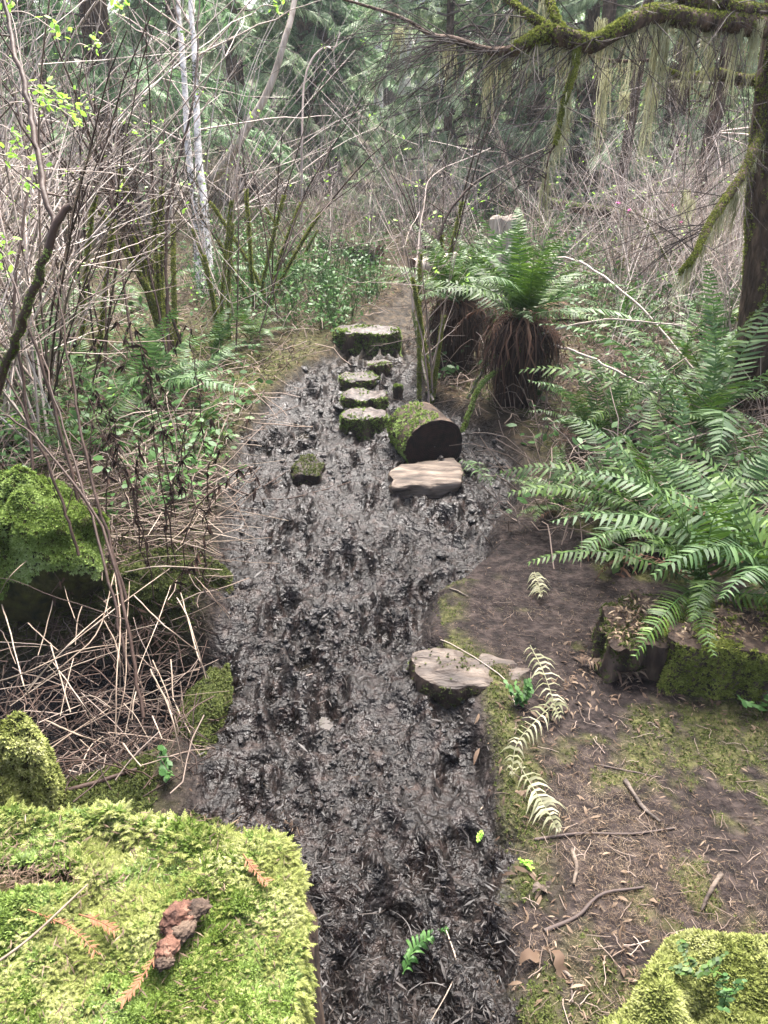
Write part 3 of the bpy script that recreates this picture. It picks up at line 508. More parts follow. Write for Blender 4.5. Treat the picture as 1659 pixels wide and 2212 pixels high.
for k in range(26):
    c = G(R0.uniform(60, 470), R0.uniform(960, 1330)); a = R0.uniform(0, 6.28); L = R0.uniform(.3, .95); le = R0.normal(0, .25, 2)*L
    pts = [c-[0, 0, .02], c+[le[0]*.3, le[1]*.3, L*.55], c+[le[0], le[1], L*.95]] + ([c+[le[0]+.1*math.cos(a)*L, le[1]+.1*math.sin(a)*L, L*.8]] if k % 2 else [])
    root = thing('dry_stem', 'dark red brown dry stem with shrivelled leaves standing on the left bank', 'stem', c, 'dark dry stems on the left bank'); cc = curve(pts, 14)+R0.normal(0, .006, (14, 3)); MB().tubes(cc[None], (.003*np.linspace(1, .4, 14))[None], 4).build('stem', mt['caned'], root)
    n = 34; i = R0.integers(4, 14, n); MB().inst(*quadleaf(1, .3, 4, .9), rotm(R0.uniform(0, 6.28, n), R0.normal(-.9, .4, n), R0.normal(0, .9, n), R0.uniform(.012, .04, n)), cc[i]).build('shrivelled_leaves', mt['skirt'], root)
# ------------------------------------------------------------------ things lying on the right bank
for pl, rad, m_, lab, nm in [
    ([(1342, 1725), (1375, 1775), (1415, 1815)], .0075, 'woodg', 'thick grey broken stick lying on the mossy soil at right', 'stick'),
    ([(1230, 1870), (1238, 1915), (1232, 1950)], .006, 'pale', 'short pale bark free stick beside the curled leaf', 'stick'),
    ([(1150, 1850), (1250, 1838), (1350, 1842), (1450, 1825)], .004, 'twig', 'long thin dark stick crossing the soil under the grey broken stick', 'stick'),
    ([(1170, 2050), (1240, 2020), (1290, 1975), (1380, 1960)], .005, 'twig', 'forked dark root like twig in the lower right soil', 'twig'),
    ([(1195, 2125), (1225, 2150), (1228, 2205)], .005, 'woodg', 'bent grey root end at the bottom of the right bank', 'root'),
    ([(1545, 1930), (1520, 1970), (1505, 2000)], .006, 'pale', 'pinkish short stick just above the mossy corner', 'stick'),
    ([(960, 1990), (985, 2080), (975, 2140), (930, 2205)], .0018, 'stalk', 'thin pale root curving down the mud at the bottom', 'root'),
    ([(640, 1470), (672, 1440), (668, 1425)], .0015, 'cane', 'thin hooked twig lying in the open mud', 'twig'),
    ([(430, 1045), (580, 1060), (700, 1050), (830, 1000)], .004, 'caned', 'long bent twig reaching from the left bank across the mud', 'twig'),
    ([(545, 1062), (620, 1005), (690, 965)], .003, 'caned', 'thin side twig rising over the small mossy rock', 'twig'),
    ([(970, 1300), (1010, 1318)], .004, 'woodg', 'short grey stick on the damp soil above the buried log', 'stick'),
    ([(1290, 1690), (1350, 1700), (1420, 1712)], .003, 'twig', 'thin dark twig lying level on the right soil', 'twig'),
    ([(1110, 1560), (1085, 1500), (985, 1430), (950, 1410)], .002, 'cane', 'thin tan runner trailing over the buried log', 'stem'),
    ([(0, 1745), (120, 1735), (200, 1715), (300, 1680)], .009, 'caned', 'reddish brown stick lying behind the foreground stump', 'stick'),
    ([(600, 1510), (700, 1470), (760, 1440)], .003, 'twig', 'black soaked twig pressed into the mud', 'twig')]:
    pts = [G(u, v, rad*.8) for u, v in pl]; stick(nm, pts, 0, rad, m_, lab, nm, world=True)
for (u, v, az, l, lab) in [(1165, 1960, .5, .055, 'pale curled dead leaf on the soil beside the mud edge'), (1150, 2105, .4, .075, 'long tan piece of dead bark like leaf at the bottom of the right bank'), (1205, 2130, -1.2, .07, 'crumpled brown leaf touching the long tan leaf')]:
    m = MB(); s = np.linspace(0, 1, 9); m.ribbons(np.stack([s*l-l/2, .004*np.sin(s*9), .012+.012*np.sin(s*PI*2)], -1)[None], np.array([[0, .9, .35]]), (np.sin(np.clip(s, .03, .97)*PI)**.6*l*.36*(1+.3*np.sin(s*23)))[None])
    o = m.build('dead_leaf', mt['pale' if l < .06 else 'litter'], origin=np.zeros(3)); o.location = G(u, v); o.rotation_euler = (0, 0, az); tag(o, lab, 'leaf')
# flat pale fronds
def flat_frond(pl, kind, lab, w=.0, seed=0, pl_=.06, z=.02):
    c = curve([G(u, v, z) for u, v in pl], 24); c[:, 2] += .006; r = np.random.default_rng(seed); m = MB(); m.tubes(c[None], (.002*np.linspace(1, .3, 24))[None], 4)
    n = 15; t = np.repeat(np.linspace(.06, .98, n), 2)*23+r.uniform(-.25, .25, 2*n); t = t.clip(.5, 22.6); sg = np.tile([1, -1], n); i = t.astype(int).clip(0, 22); b = c[i]+(c[i+1]-c[i])*(t-i)[:, None]; T = nrm(c[i+1]-c[i]); S = nrm(np.cross(T, [0, 0, 1.]))
    ln = pl_*np.sin(np.clip(t/23*.8+.18, 0, 1)*PI)**.7*r.uniform(.55, 1.2, len(t)); k = np.array([0, .35, .7, 1]); d = nrm(S*sg[:, None]+T*r.uniform(.1, .7, len(t))[:, None]+np.array([0, 0, 1.])*r.uniform(-.2, .35, len(t))[:, None])
    C = b[:, None]+d[:, None]*(ln[:, None]*k[None])[..., None]+T[:, None]*(ln[:, None]*.25*k[None]**2)[..., None]; C[..., 2] += .012*np.sin(k*PI)[None]-.01*k[None]**2
    m.ribbons(C, nrm(T+np.array([0, 0, 1.])*r.uniform(-.7, .7, len(t))[:, None]), .008*np.array([1, 1, .8, .1])[None]); return tag(m.build('fern_frond', mt[kind], origin=c[0]), lab, 'fern frond')
flat_frond([(1140, 1440), (1165, 1500), (1185, 1560), (1200, 1610)], 'fernp', 'bleached pale frond hanging over the bank from the buried log', seed=1, z=.03, pl_=.055)
flat_frond([(1200, 1560), (1150, 1610), (1110, 1660), (1100, 1730)], 'fernp', 'bleached frond curving left along the top of the mud edge', seed=2, pl_=.05)
flat_frond([(1115, 1700), (1150, 1760), (1175, 1800), (1200, 1850)], 'fernp', 'white ribbed frond pointing down the bank, lowest of the bleached fronds', seed=3, pl_=.055)
flat_frond([(1150, 1275), (1160, 1300), (1165, 1325)], 'fernp', 'torn cream frond tip lying on brown soil below the big fern', seed=4, pl_=.05)
flat_frond([(1240, 1460), (1290, 1480), (1370, 1490)], 'litter', 'tan withered frond on the soil left of the mossy cut log', seed=5, pl_=.04)
flat_frond([(1300, 1490), (1350, 1500), (1400, 1480)], 'litter', 'crumpled brown frond beside the foot of the mossy cut log', seed=6, pl_=.04)
flat_frond([(870, 2110), (900, 2060), (965, 2010)], 'leaf', 'trampled green leafy frond lying in the mud at the bottom', seed=7, pl_=.025)
# ------------------------------------------------------------------ litter and cover (uncountable)
def scatter_ground(n, ulo, uhi, vlo, vhi, rng, power=1.0):
    u = rng.uniform(ulo, uhi, n); v = vlo+(vhi-vlo)*rng.random(n)**power; p = np.array([P(a, b)[:2] for a, b in zip(u, v)]); return p
def stuff(mb, name, mat, lab, cat):
    o = mb.build(name, mt[mat], origin=np.zeros(3)); o['kind'] = 'stuff'; return tag(o, lab, cat)
rl = np.random.default_rng(88)
p = scatter_ground(95000, -100, 1760, 780, 2300, rl); m = mudmask(p[:, 0], p[:, 1]); ms_ = mossmask(p[:, 0], p[:, 1])
sel = p[(m > .5) & (rl.random(len(p)) < np.clip(.5+1.1*fbm(p*3.3, 93, 3), .12, .95))]; n = len(sel); mb = MB(); z = H(sel[:, 0], sel[:, 1])
CH_ = quadleaf(1, .17, 3, .12)
mb.inst(*CH_, rotm(rl.uniform(0, 6.28, n), rl.normal(.1, .3, n), rl.normal(0, .7, n), (rl.gamma(2, .0045, n)+.004)*(1+.3*np.maximum(sel[:, 1]-1.6, 0))), np.c_[sel, z+.003])
def clod(seed):
    th = np.linspace(0, PI, 5)[:, None]; ph = (np.arange(6)*2*PI/6)[None]; d = np.stack([np.sin(th)*np.cos(ph), np.sin(th)*np.sin(ph), np.cos(th)+0*ph], -1); V = (d*(1+.5*fbm(d*1.5+seed*3, seed, 3, .7))[..., None]*[1, .75, .5]).reshape(-1, 3)
    i = np.arange(4)[:, None]*6+np.arange(6)[None]; j = np.arange(4)[:, None]*6+((np.arange(6)+1) % 6)[None]; return V, np.stack([i, i+6, j+6, j], -1).reshape(-1, 4)
cl_ = MB(); qs = sel[rl.random(len(sel)) < np.clip(.15+.8*fbm(sel*4, 91, 3), 0.03, .35)]
for k in range(3):
    qq = qs[k::3]; n = len(qq); cl_.inst(*clod(k), rotm(rl.uniform(0, 6.28, n), rl.normal(0, .4, n), rl.normal(0, .4, n), (rl.gamma(2, .0028, n)+.002)*(1+.45*np.maximum(qq[:, 1]-1.6, 0))), np.c_[qq, H(qq[:, 0], qq[:, 1])+.001])
stuff(cl_, 'mud_clods', 'clod', 'small wet clods of churned black mud', 'mud')
qq = sel[rl.random(len(sel)) < .05]; n = len(qq); a = rl.uniform(0, 6.28, n); s7 = np.linspace(0, 1, 6)[None]; l7 = (rl.gamma(2, .012, n)[:, None]+.01)*(1+.25*np.maximum(qq[:, 1:2]-1.6, 0)); a7 = a[:, None]+rl.normal(0, 1.2, n)[:, None]*s7
C7 = np.stack([qq[:, :1]+l7*s7*np.cos(a7), qq[:, 1:]+l7*s7*np.sin(a7), H(qq[:, 0], qq[:, 1])[:, None]+.004+.006*np.sin(s7*PI)*rl.uniform(0, 1, n)[:, None]], -1)
mb.ribbons(C7, np.stack([-np.sin(a), np.cos(a), rl.normal(0, .6, n)], -1), (rl.uniform(.0012, .003, n)*(1+.4*np.maximum(qq[:, 1]-1.6, 0)))[:, None]*np.ones((1, 6)))
stuff(mb, 'mud_debris', 'chip', 'dark soaked wood chips and leaf scraps trodden through the mud', 'debris')
mb = MB(); sel = p[rl.random(len(p)) < np.where(m > .5, .025, .9)]; sel = np.r_[sel, scatter_ground(26000, 1050, 1760, 1250, 2300, rl)]; sel = sel[(mudmask(sel[:, 0], sel[:, 1]) < .5) | (rl.random(len(sel)) < .35)]; sel = sel[rl.random(len(sel)) < np.clip(.5+1.3*fbm(sel*3.5, 95, 4), .05, 1)]; n = len(sel); z = H(sel[:, 0], sel[:, 1])
mb.inst(*NEED, rotm(rl.uniform(0, 6.28, n), rl.normal(.05, .25, n), rl.normal(0, .4, n), rl.uniform(.008, .028, n)), np.c_[sel, z+.005])
stuff(mb, 'needle_litter', 'needle', 'tan conifer needles strewn over soil and mud', 'needles')
mb = MB(); q = p[(m < .3)]; sel = q[rl.random(len(q)) < .05]; n = len(sel); z = H(sel[:, 0], sel[:, 1])
mb.inst(*quadleaf(1, .22, 4, .4), rotm(rl.uniform(0, 6.28, n), rl.normal(.15, .35, n), rl.normal(0, .9, n), rl.uniform(.006, .02, n)), np.c_[sel, z+.006])
cl2 = np.r_[scatter_ground(240, 1180, 1700, 1465, 1600, rl), scatter_ground(90, 1080, 1480, 1900, 2200, rl), scatter_ground(140, 1200, 1500, 1380, 1500, rl), scatter_ground(120, 1060, 1250, 1500, 1800, rl)]; cl2 = cl2+rl.normal(0, .03, cl2.shape); n = len(cl2)
mb.inst(*quadleaf(1, .3, 4, .7), rotm(rl.uniform(0, 6.28, n), rl.normal(.08, .2, n), rl.normal(0, .4, n), rl.gamma(2, .006, n)+.006), np.c_[cl2, H(cl2[:, 0], cl2[:, 1])+.008])
far = scatter_ground(22000, -200, 1860, 420, 900, rl); fm = mudmask(far[:, 0], far[:, 1]); far = far[(fm < .3)]; n = len(far); z = H(far[:, 0], far[:, 1])
mb.inst(*quadleaf(1, .22, 3, .4), rotm(rl.uniform(0, 6.28, n), rl.normal(.3, .5, n), rl.normal(0, .9, n), rl.uniform(.02, .06, n)), np.c_[far, z+.02])
stuff(mb, 'leaf_litter', 'litter', 'brown fallen leaves and frond scraps covering the forest floor', 'leaf litter')
# ground moss
mb = MB(); q = p[(ms_ > .3+.2*rl.random(len(p))) & (m < .5)]; q = np.repeat(q, 2, 0)+rl.normal(0, .012, (len(q)*2, 2)); q = q[rl.random(len(q)) < np.where(q[:, 0] < 0, .95, .5)]; z = H(q[:, 0], q[:, 1])
mosscover(mb, np.c_[q, z-.001], np.tile([0, 0, 1.], (len(q), 1)), np.where(q[:, 0] < 0, .014, .008), rl)
stuff(mb, 'ground_moss', 'mossd', 'olive green moss carpeting the banks on both sides', 'moss')
# low leafy cover
mb = MB(); q = scatter_ground(3600, -150, 1800, 440, 1150, rl, 1.0); fm = mudmask(q[:, 0], q[:, 1]); q = q[(fm < .1) & (fbm(q*1.6, 66, 3) > -.05)]; nl = 6
b = np.repeat(q, nl, 0)+rl.normal(0, .05, (len(q)*nl, 2)); n = len(b); z = H(b[:, 0], b[:, 1])
mb.inst(*LEAF, rotm(rl.uniform(0, 6.28, n), rl.normal(.1, .4, n), rl.normal(0, .5, n), rl.uniform(.025, .06, n)), np.c_[b, z+rl.gamma(2, .05, n)])
stuff(mb, 'ground_cover', 'leaf', 'low green leaves of bramble and herbs on the banks', 'ground cover')
mb = MB(); q = np.r_[scatter_ground(300, 430, 740, 520, 740, rl), scatter_ground(50, 770, 980, 460, 570, rl), scatter_ground(130, 690, 830, 560, 720, rl), scatter_ground(300, 950, 1700, 460, 580, rl), scatter_ground(300, 950, 1700, 560, 800, rl)]; q = q[mudmask(q[:, 0], q[:, 1]) < .1]
hh = rl.uniform(.1, .5, len(q)); b = np.repeat(q, 12, 0)+rl.normal(0, .07, (len(q)*12, 2)); n = len(b); z = H(b[:, 0], b[:, 1])+np.repeat(hh, 12)*rl.uniform(.2, 1.05, n)
mb.inst(*LEAF, rotm(rl.uniform(0, 6.28, n), rl.normal(.1, .5, n), rl.normal(0, .6, n), rl.uniform(.02, .05, n)), np.c_[b, z])
st_ = np.linspace(0, 1, 4)[None, :, None]; b0 = np.c_[q, H(q[:, 0], q[:, 1])]; b0 = np.repeat(b0, 3, 0); dd = np.c_[rl.normal(0, .12, (len(b0), 2)), np.repeat(hh, 3)]; mb.tubes(b0[:, None]+dd[:, None]*st_, .0018, 3)
stuff(mb, 'leafy_herbs', 'leaf', 'knee high leafy herbs and bramble around the path bend', 'herbs')
# low dead twigs on the floor both sides
mb = MB(); q = scatter_ground(6500, -200, 1860, 450, 1180, rl); fm = mudmask(q[:, 0], q[:, 1]); q = q[fm < .1]; n = len(q); z = H(q[:, 0], q[:, 1]); a = rl.uniform(0, 6.28, n); L_ = rl.uniform(.1, .5, n); e = rl.normal(.2, .35, n)
s = np.linspace(0, 1, 5)[None, :, None]; d = np.stack([np.cos(a)*np.cos(e), np.sin(a)*np.cos(e), np.sin(e)], -1)
C = np.c_[q, z+.03][:, None]+d[:, None]*L_[:, None, None]*s; C[..., 2] += rl.uniform(-.1, .12, n)[:, None]*np.sin(s[..., 0]*PI); C = C+rl.normal(0, .006, C.shape)
mb.tubes(C, (rl.uniform(.0012, .0035, n))[:, None], 3); q = np.r_[scatter_ground(1100, -60, 470, 1040, 1330, rl), scatter_ground(450, -60, 440, 1330, 1700, rl)]; n = len(q); z = np.maximum(H(q[:, 0], q[:, 1]), -.12); a = rl.uniform(0, 6.28, n); L_ = rl.uniform(.06, .32, n); e = rl.normal(.05, .4, n)
d = np.stack([np.cos(a)*np.cos(e), np.sin(a)*np.cos(e), np.sin(e)], -1); C = np.c_[q, z+rl.uniform(.01, .08, n)][:, None]+d[:, None]*L_[:, None, None]*(s-.5)+rl.normal(0, .007, (n, 5, 3)); q6 = scatter_ground(300, 1080, 1720, 1330, 2260, rl); q6 = q6[mudmask(q6[:, 0], q6[:, 1]) < .4]; n6 = len(q6); a6 = rl.uniform(0, 6.28, n6); l6 = rl.uniform(.015, .07, n6)[:, None, None]
C6 = np.c_[q6, H(q6[:, 0], q6[:, 1])+.006][:, None]+np.stack([np.cos(a6), np.sin(a6), rl.normal(0, .08, n6)], -1)[:, None]*l6*(s-.5)+rl.normal(0, .0015, (n6, 5, 3)); mb.tubes(C6, (rl.uniform(.0005, .0013, n6))[:, None], 4)
k5 = rl.random(n) < .25; mb.tubes(C[k5], (rl.uniform(.0008, .0022, n))[k5][:, None], 3); md = MB(); md.tubes(C[~k5], (rl.uniform(.0008, .0025, n))[~k5][:, None], 3)
stuff(md, 'dark_debris', 'caned', 'dark rotting twigs matted round the hollow on the left', 'fallen twigs')
stuff(mb, 'fallen_twigs', 'twigl', 'pale fallen twigs and dead stems tangled over the banks', 'fallen twigs')
# ------------------------------------------------------------------ more ferns
def fern_skirt(root, c, n, h, rng, rad=.18, mm='skirt'):
    rad *= 1.15; m = MB(); a = rng.uniform(0, 6.28, n); s = np.linspace(0, 1, 6)[None]; rr = rad*(.4+.8*rng.random(n))[:, None]*(1-np.exp(-4*s))
    C = np.stack([c[0]+np.cos(a)[:, None]*rr, c[1]+np.sin(a)[:, None]*rr, c[2]+.04*np.sin(s*3)-h*s**1.4*rng.uniform(.5, 1.05, n)[:, None]], -1)+rng.normal(0, .014, (n, 6, 3))
    m.ribbons(C, np.stack([-np.sin(a), np.cos(a), .3+0*a], -1), rng.uniform(.003, .010, n)[:, None]*np.array([.6, 1, 1.1, 1, .8, .2])[None]); o = m.build('dead_fronds', mt[mm], root); o['label'] = 'rust brown skirt of dead hanging fronds'; return o
for k, (u, v, hz, lab) in enumerate([(985, 815, .42, 'sword fern clump with rust brown skirt of dead fronds, left one behind big log'), (1115, 905, .5, 'sword fern clump with brown skirt of dead fronds, right one behind big log')]):
    g = G(u, v); g[1] += .08; root = fern((g[0], g[1], g[2]+hz), 28, .9, lab, 30+k, 'gbg', 9)
    rg = np.random.default_rng(k+1); fern_skirt(root, np.array([g[0], g[1], g[2]+hz]), 800, hz, rg, .19); fern_skirt(root, np.array([g[0], g[1], g[2]+hz+.03]), 90, hz*.9, rg, .25, 'fernd')
    c_ = g; q = np.linspace(0, 1, 8)[:, None]; an = (np.arange(16)*2*PI/16)[None]
    V = np.stack([g[0]+(.13-.03*q+.02*np.sin(an*3))*np.cos(an), g[1]+(.13-.03*q)*np.sin(an), g[2]-.05+(hz+.03)*q+0*an], -1); i = np.arange(7)[:, None]*16+np.arange(16)[None]; j = np.arange(7)[:, None]*16+((np.arange(16)+1) % 16)[None]
    MB().add(V, np.stack([i, j, j+16, i+16], -1).reshape(-1, 4)).build('root_crown', mt['endd'], root)
fern(G(290, 905), 9, .95, 'pale bluish sword fern with one long frond arching right over the left bank', 40, 'b', 1, azc=-.2, azw=1.2, extra=[('b', 2, -.35, -.1, 1.2, .2)])
fern(G(230, 960), 9, .8, 'bluish sword fern among red brown dry stems, left bank', 70, 'bg', 3)
fern(G(400, 880), 9, .7, 'low sword fern under the stems of the mossy left shrub', 71, 'b', 2)
fern(G(430, 960), 8, .55, 'small sword fern drooping at the left edge of the mud', 72, 'g', 4, azc=-.4, azw=1.6)
fern(G(90, 840), 9, .95, 'sword fern in deep thicket at left between two dark stems', 73, 'bg', 3)
fern(G(455, 800), 11, .75, 'bluish sword fern below the moss hung shrub stems on the left bank', 41, 'bg', 1, azc=-.1, azw=1.8)
fern(G(540, 760), 9, .7, 'sword fern on the left bank with fronds pointing at the wood steps', 42, 'bg', 1, azc=0, azw=2)
fern(G(140, 760), 10, 1.0, 'upright pale sword fern among dark stems at far left', 43, 'b', 1)
fern(G(330, 700), 9, .9, 'sword fern behind the left shrubs, left of the alder trunks', 44, 'gb', 2)
fern(G(610, 660), 12, .9, 'bluish sword fern between the left shrub and the path bend', 45, 'b', 1)
fern(G(700, 640), 9, .7, 'low sword fern close to the path bend on its left side', 46, 'bg', 1)
fern(G(200, 1020), 8, .7, 'dark sword fern behind the lime green moss mound', 47, 'g', 7)
fern(G(60, 900), 8, .8, 'sword fern with red brown dead fronds at the left edge', 48, 'gb', 8)
fern(G(1180, 720), 12, 1.0, 'sword fern behind the two clumped ferns on the right', 49, 'gb', 2)
fern(G(1330, 760), 10, .9, 'sword fern half hidden under arching bare canes on the right', 50, 'g', 2)
fern(G(1010, 640), 9, .9, 'small sword fern near the pale sawn logs beyond the path', 51, 'g', 1)
fern(G(1560, 760), 10, 1.0, 'sword fern behind the tall fern beside the right hand trunk', 52, 'gb', 1)
flat_frond([(1000, 1010), (1030, 1040), (1060, 1075)], 'fernb', 'single green frond lying at the mud edge right of the split log', seed=8, pl_=.07, z=.08)
# ------------------------------------------------------------------ bare shrubs
def stem_arrays(base, az, lean, h, rng, nt=5, arch=.3, wig=.04, rad=.006, sub=2):
    """one cane with side twigs -> list of (P[m,n,3], R[m,n])"""
    n = 14; s = np.linspace(0, 1, n); l = lean+arch*s; ds = h/(n-1); hx = np.r_[0, np.cumsum(np.sin(l[:-1])*ds)]; hz = np.r_[0, np.cumsum(np.cos(l[:-1])*ds)]
    c = np.stack([base[0]+hx*math.cos(az), base[1]+hx*math.sin(az), base[2]+hz], -1)+np.cumsum(rng.normal(0, wig/3*h/2, (n, 3))*s[:, None], 0)*.5
    out = [(c[None], (rad*(1-.7*s))[None])]; m = 9; lv = [(c, rad, h)]
    for d in range(sub):
        nl = []
        for (pc, pr, ph) in lv:
            k = nt if d == 0 else max(2, nt-2)
            for _ in range(k):
                i = rng.integers(3, len(pc)-1); T = nrm(pc[min(i+1, len(pc)-1)]-pc[i-1]); w = nrm(T*.8+rng.normal(0, .7, 3)+[0, 0, .1]); L = ph*rng.uniform(.18, .45)
                q = np.linspace(0, 1, m)[:, None]; tc = pc[i]+w*L*q+np.array([0, 0, rng.uniform(-.05, .12)])*L*q**2+np.cumsum(rng.normal(0, .012*L, (m, 3)), 0)*q; r1 = pr*(1-.6*i/len(pc))*.55
                out.append((tc[None], (r1*(1-.65*q[:, 0]))[None])); nl.append((tc, r1, L))
        lv = nl
    return out
def stem_mb(mb, arrs, k=4, mi=0):
    for n in set(a[0].shape[1] for a in arrs):
        A = [a for a in arrs if a[0].shape[1] == n]; mb.tubes(np.concatenate([a[0] for a in A]), np.concatenate([a[1] for a in A]), k, mi)
    return mb
def shrub(p, ns, h, rng, label, spread=.5, rad=.006, nt=5, group=None, mat='cane', parts=True, leaves=0, arch=.3, sub=2, name='bare_shrub', mossy=0, lm='bright'):
    root = thing(name, label, 'shrub', p, group); tips = []; allm = MB()
    for i in range(ns):
        ar = stem_arrays(np.array(p)+[rng.normal(0, .06), rng.normal(0, .06), -.03], rng.uniform(0, 6.28), min(abs(rng.normal(0, spread))*.7+.05, .6 if spread < 1.2 else 1.3), h*rng.uniform(.6, 1.1), rng, nt, arch*rng.uniform(.4, 1.6), rad=rad*rng.uniform(.7, 1.2), sub=sub)
        if parts: stem_mb(MB(), ar, 4 if rad < .008 else 5).build('stem', mt[mat], root)
        else: stem_mb(allm, ar, 3)
        tips += [a[0][0, -1] for a in ar[1:]]
        if mossy and i < mossy:
            c = ar[0][0][0][:8]; n = 1500; t = rng.random(n)**1.3*6.9; ii = t.astype(int).clip(0, 6); b = c[ii]+(c[ii+1]-c[ii])*(t-ii)[:, None]; a = rng.uniform(0, 6.28, n); nn = np.stack([np.cos(a), np.sin(a), .3*np.ones(n)], -1)
            mosscover(MB(), b+nn*rad*(.9+.5*rng.random((n, 1))), nn, .013, rng).build('moss', mt['mossl'], root)
    if not parts: allm.build('stems', mt[mat], root)
    if leaves:
        t = np.array(tips)[rng.integers(0, len(tips), leaves)]; t = np.repeat(t, 3, 0)+rng.normal(0, .02, (leaves*3, 3)); n = len(t)
        MB().inst(*LEAF, rotm(rng.uniform(0, 6.28, n), rng.normal(0, .5, n), rng.normal(0, .5, n), rng.uniform(.015, .035, n)), t).build('leaves', mt[lm], root)
    return root
rs = np.random.default_rng(21)
for (u, v, ns, h, sp, rad, mat, ms_n, lv, lab) in [
    (370, 790, 10, 2.5, .35, .011, 'caned', 7, 10, 'many stemmed shrub with moss hung lower stems in the middle of the left bank'),
    (560, 700, 8, 2.0, .6, .010, 'caned', 6, 8, 'spreading shrub with bright mossy slanting stems near the path bend'),
    (490, 760, 6, 1.8, .45, .008, 'cane', 4, 6, 'slim shrub with mossy base between the two mossy left shrubs'),
    (225, 830, 9, 2.6, .4, .009, 'caned', 2, 25, 'dark stemmed shrub with fresh green leaves on the far left'),
    (120, 960, 6, 2.2, .4, .007, 'caned', 0, 14, 'thin dark shrub rising behind the lime green moss mound'),
    (640, 620, 8, 1.7, .5, .006, 'cane', 2, 6, 'low twiggy shrub left of the path bend'),
    (935, 860, 6, 1.6, .3, .006, 'cane', 3, 6, 'small shrub with moss sheathed base just behind the big log'),
    (955, 740, 5, 1.9, .35, .008, 'caned', 2, 8, 'dark stemmed shrub standing beside the path before the clumped ferns'),
    (900, 600, 7, 1.8, .45, .006, 'cane', 0, 8, 'pale twiggy shrub right of the path bend'),
    (1300, 640, 9, 2.2, .9, .007, 'cane', 1, 25, 'wide arching shrub above the right hand ferns'),
    (1480, 700, 9, 2.0, .9, .007, 'cane', 1, 18, 'arching bare shrub left of the right hand trunk'),
    (1150, 620, 8, 2.0, .8, .007, 'cane', 0, 14, 'arching bare shrub beside the pale sawn stump'),
    (1230, 640, 16, 1.9, 1.6, .006, 'bleachc', 0, 10, 'wide tangle of pale arching canes behind the clumped ferns'),
    (1400, 660, 16, 1.9, 1.6, .006, 'bleachc', 0, 10, 'wide tangle of pale arching canes left of the mossy hanging limb'),
    (1540, 640, 16, 2.0, 1.6, .006, 'bleachc', 0, 10, 'wide tangle of pale arching canes close to the right hand trunk')]:
    shrub(G(u, v), ns, h, rs, lab, sp, rad, 5, None, mat, True, lv, .35, 2, 'bare_shrub', ms_n)
# thicket: many similar bare shrubs
protos = []
gth = 'bare cane shrubs making up the thicket behind the banks'; lth = 'thin bare tan shrub in the dense thicket behind the banks'
spots = []
for k in range(190):
    for _ in range(60):
        y = rs.uniform(5.2, 19)**1.0; x = rs.uniform(-.62*y-.6, .62*y+.6)
        pathx = -.0+.04*y
        if y < 9 and -.9 < x < .7: continue
        uu = CW+x/(y*.93/CP)*F*1.0
        if 340 < uu < 660 and y < 9 : continue
        break
    spots.append((x, y))
for k in range(26): y = rs.uniform(3.2, 6); spots.append((rs.uniform(-.60*y-.5, -.40*y-.3), y))
for k in range(40): y = rs.uniform(4.9, 9); spots.append((rs.uniform(.3*y, .62*y), y))
for k in range(22): y = rs.uniform(9, 13.5); spots.append((rs.uniform(-.7, 1.4), y))
for k, (x, y) in enumerate(spots):
    z = float(H(x, y))
    if k < 14:
        root = shrub((x, y, z), 9, [2.4, 2.8, 1.9, 3.0][k % 4], rs, lth, [.5, .75, 1.0][k % 3], .009, 4, gth, 'bleachc' if k % 2 else 'cane', False, 14 if k % 2 else 4, .45, 2, 'bare_shrub', lm='bright' if k % 4 == 1 else 'leaf')
        protos.append(root)
    else:
        root = copy_tree(protos[k % 14]); root.location = (x, y, z); root.rotation_euler = (0, 0, rs.uniform(0, 6.28)); s_ = rs.uniform(.75, 1.2)*(1 if x < -.20*y else .62)*(.6+.4*min(1, abs(x)/2.5)); root.scale = (s_, s_, s_*rs.uniform(.85, 1.1))
# ------------------------------------------------------------------ individual foreground stems by outline
def dstem(name, pts, rads, mat, lab, cat='stem', k=6, n=26, group=None, moss=None, twigs=0, rng=rs, msize=.01):
    """stem through points (u, v, depth)"""
    c = curve([D(*q) for q in pts], n); c[1:-1] += rng.normal(0, .003, (n-2, 3)); rd = np.interp(np.linspace(0, 1, n), np.linspace(0, 1, len(rads)), rads)
    root = thing(name, lab, cat, c[0], group); MB().tubes(c[None], rd[None], k).build('stem', mt[mat], root)
    if twigs:
        A = []
        for _ in range(twigs):
            i = rng.integers(2, n-2); T = nrm(c[i+1]-c[i]); w = nrm(T+rng.normal(0, .6, 3)); L = rng.uniform(.15, .5); q = np.linspace(0, 1, 9)[:, None]
            MB().tubes((c[i]+w*L*q+np.cumsum(rng.normal(0, .006, (9, 3)), 0)*q)[None], (rd[i]*.4*(1-.6*q[:, 0]))[None], 4).build('twig', mt[mat], root)
    if moss:
        t0, t1, cnt = moss; t = (t0+(t1-t0)*rng.random(cnt))*(n-1.01); i = t.astype(int); b = c[i]+(c[i+1]-c[i])*(t-i)[:, None]; a = rng.normal(0, 1, (cnt, 3)); mosscover(MB(), b+nrm(a)*rd[i][:, None]*.9, a, msize, rng).build('moss', mt['moss'], root)
    return root
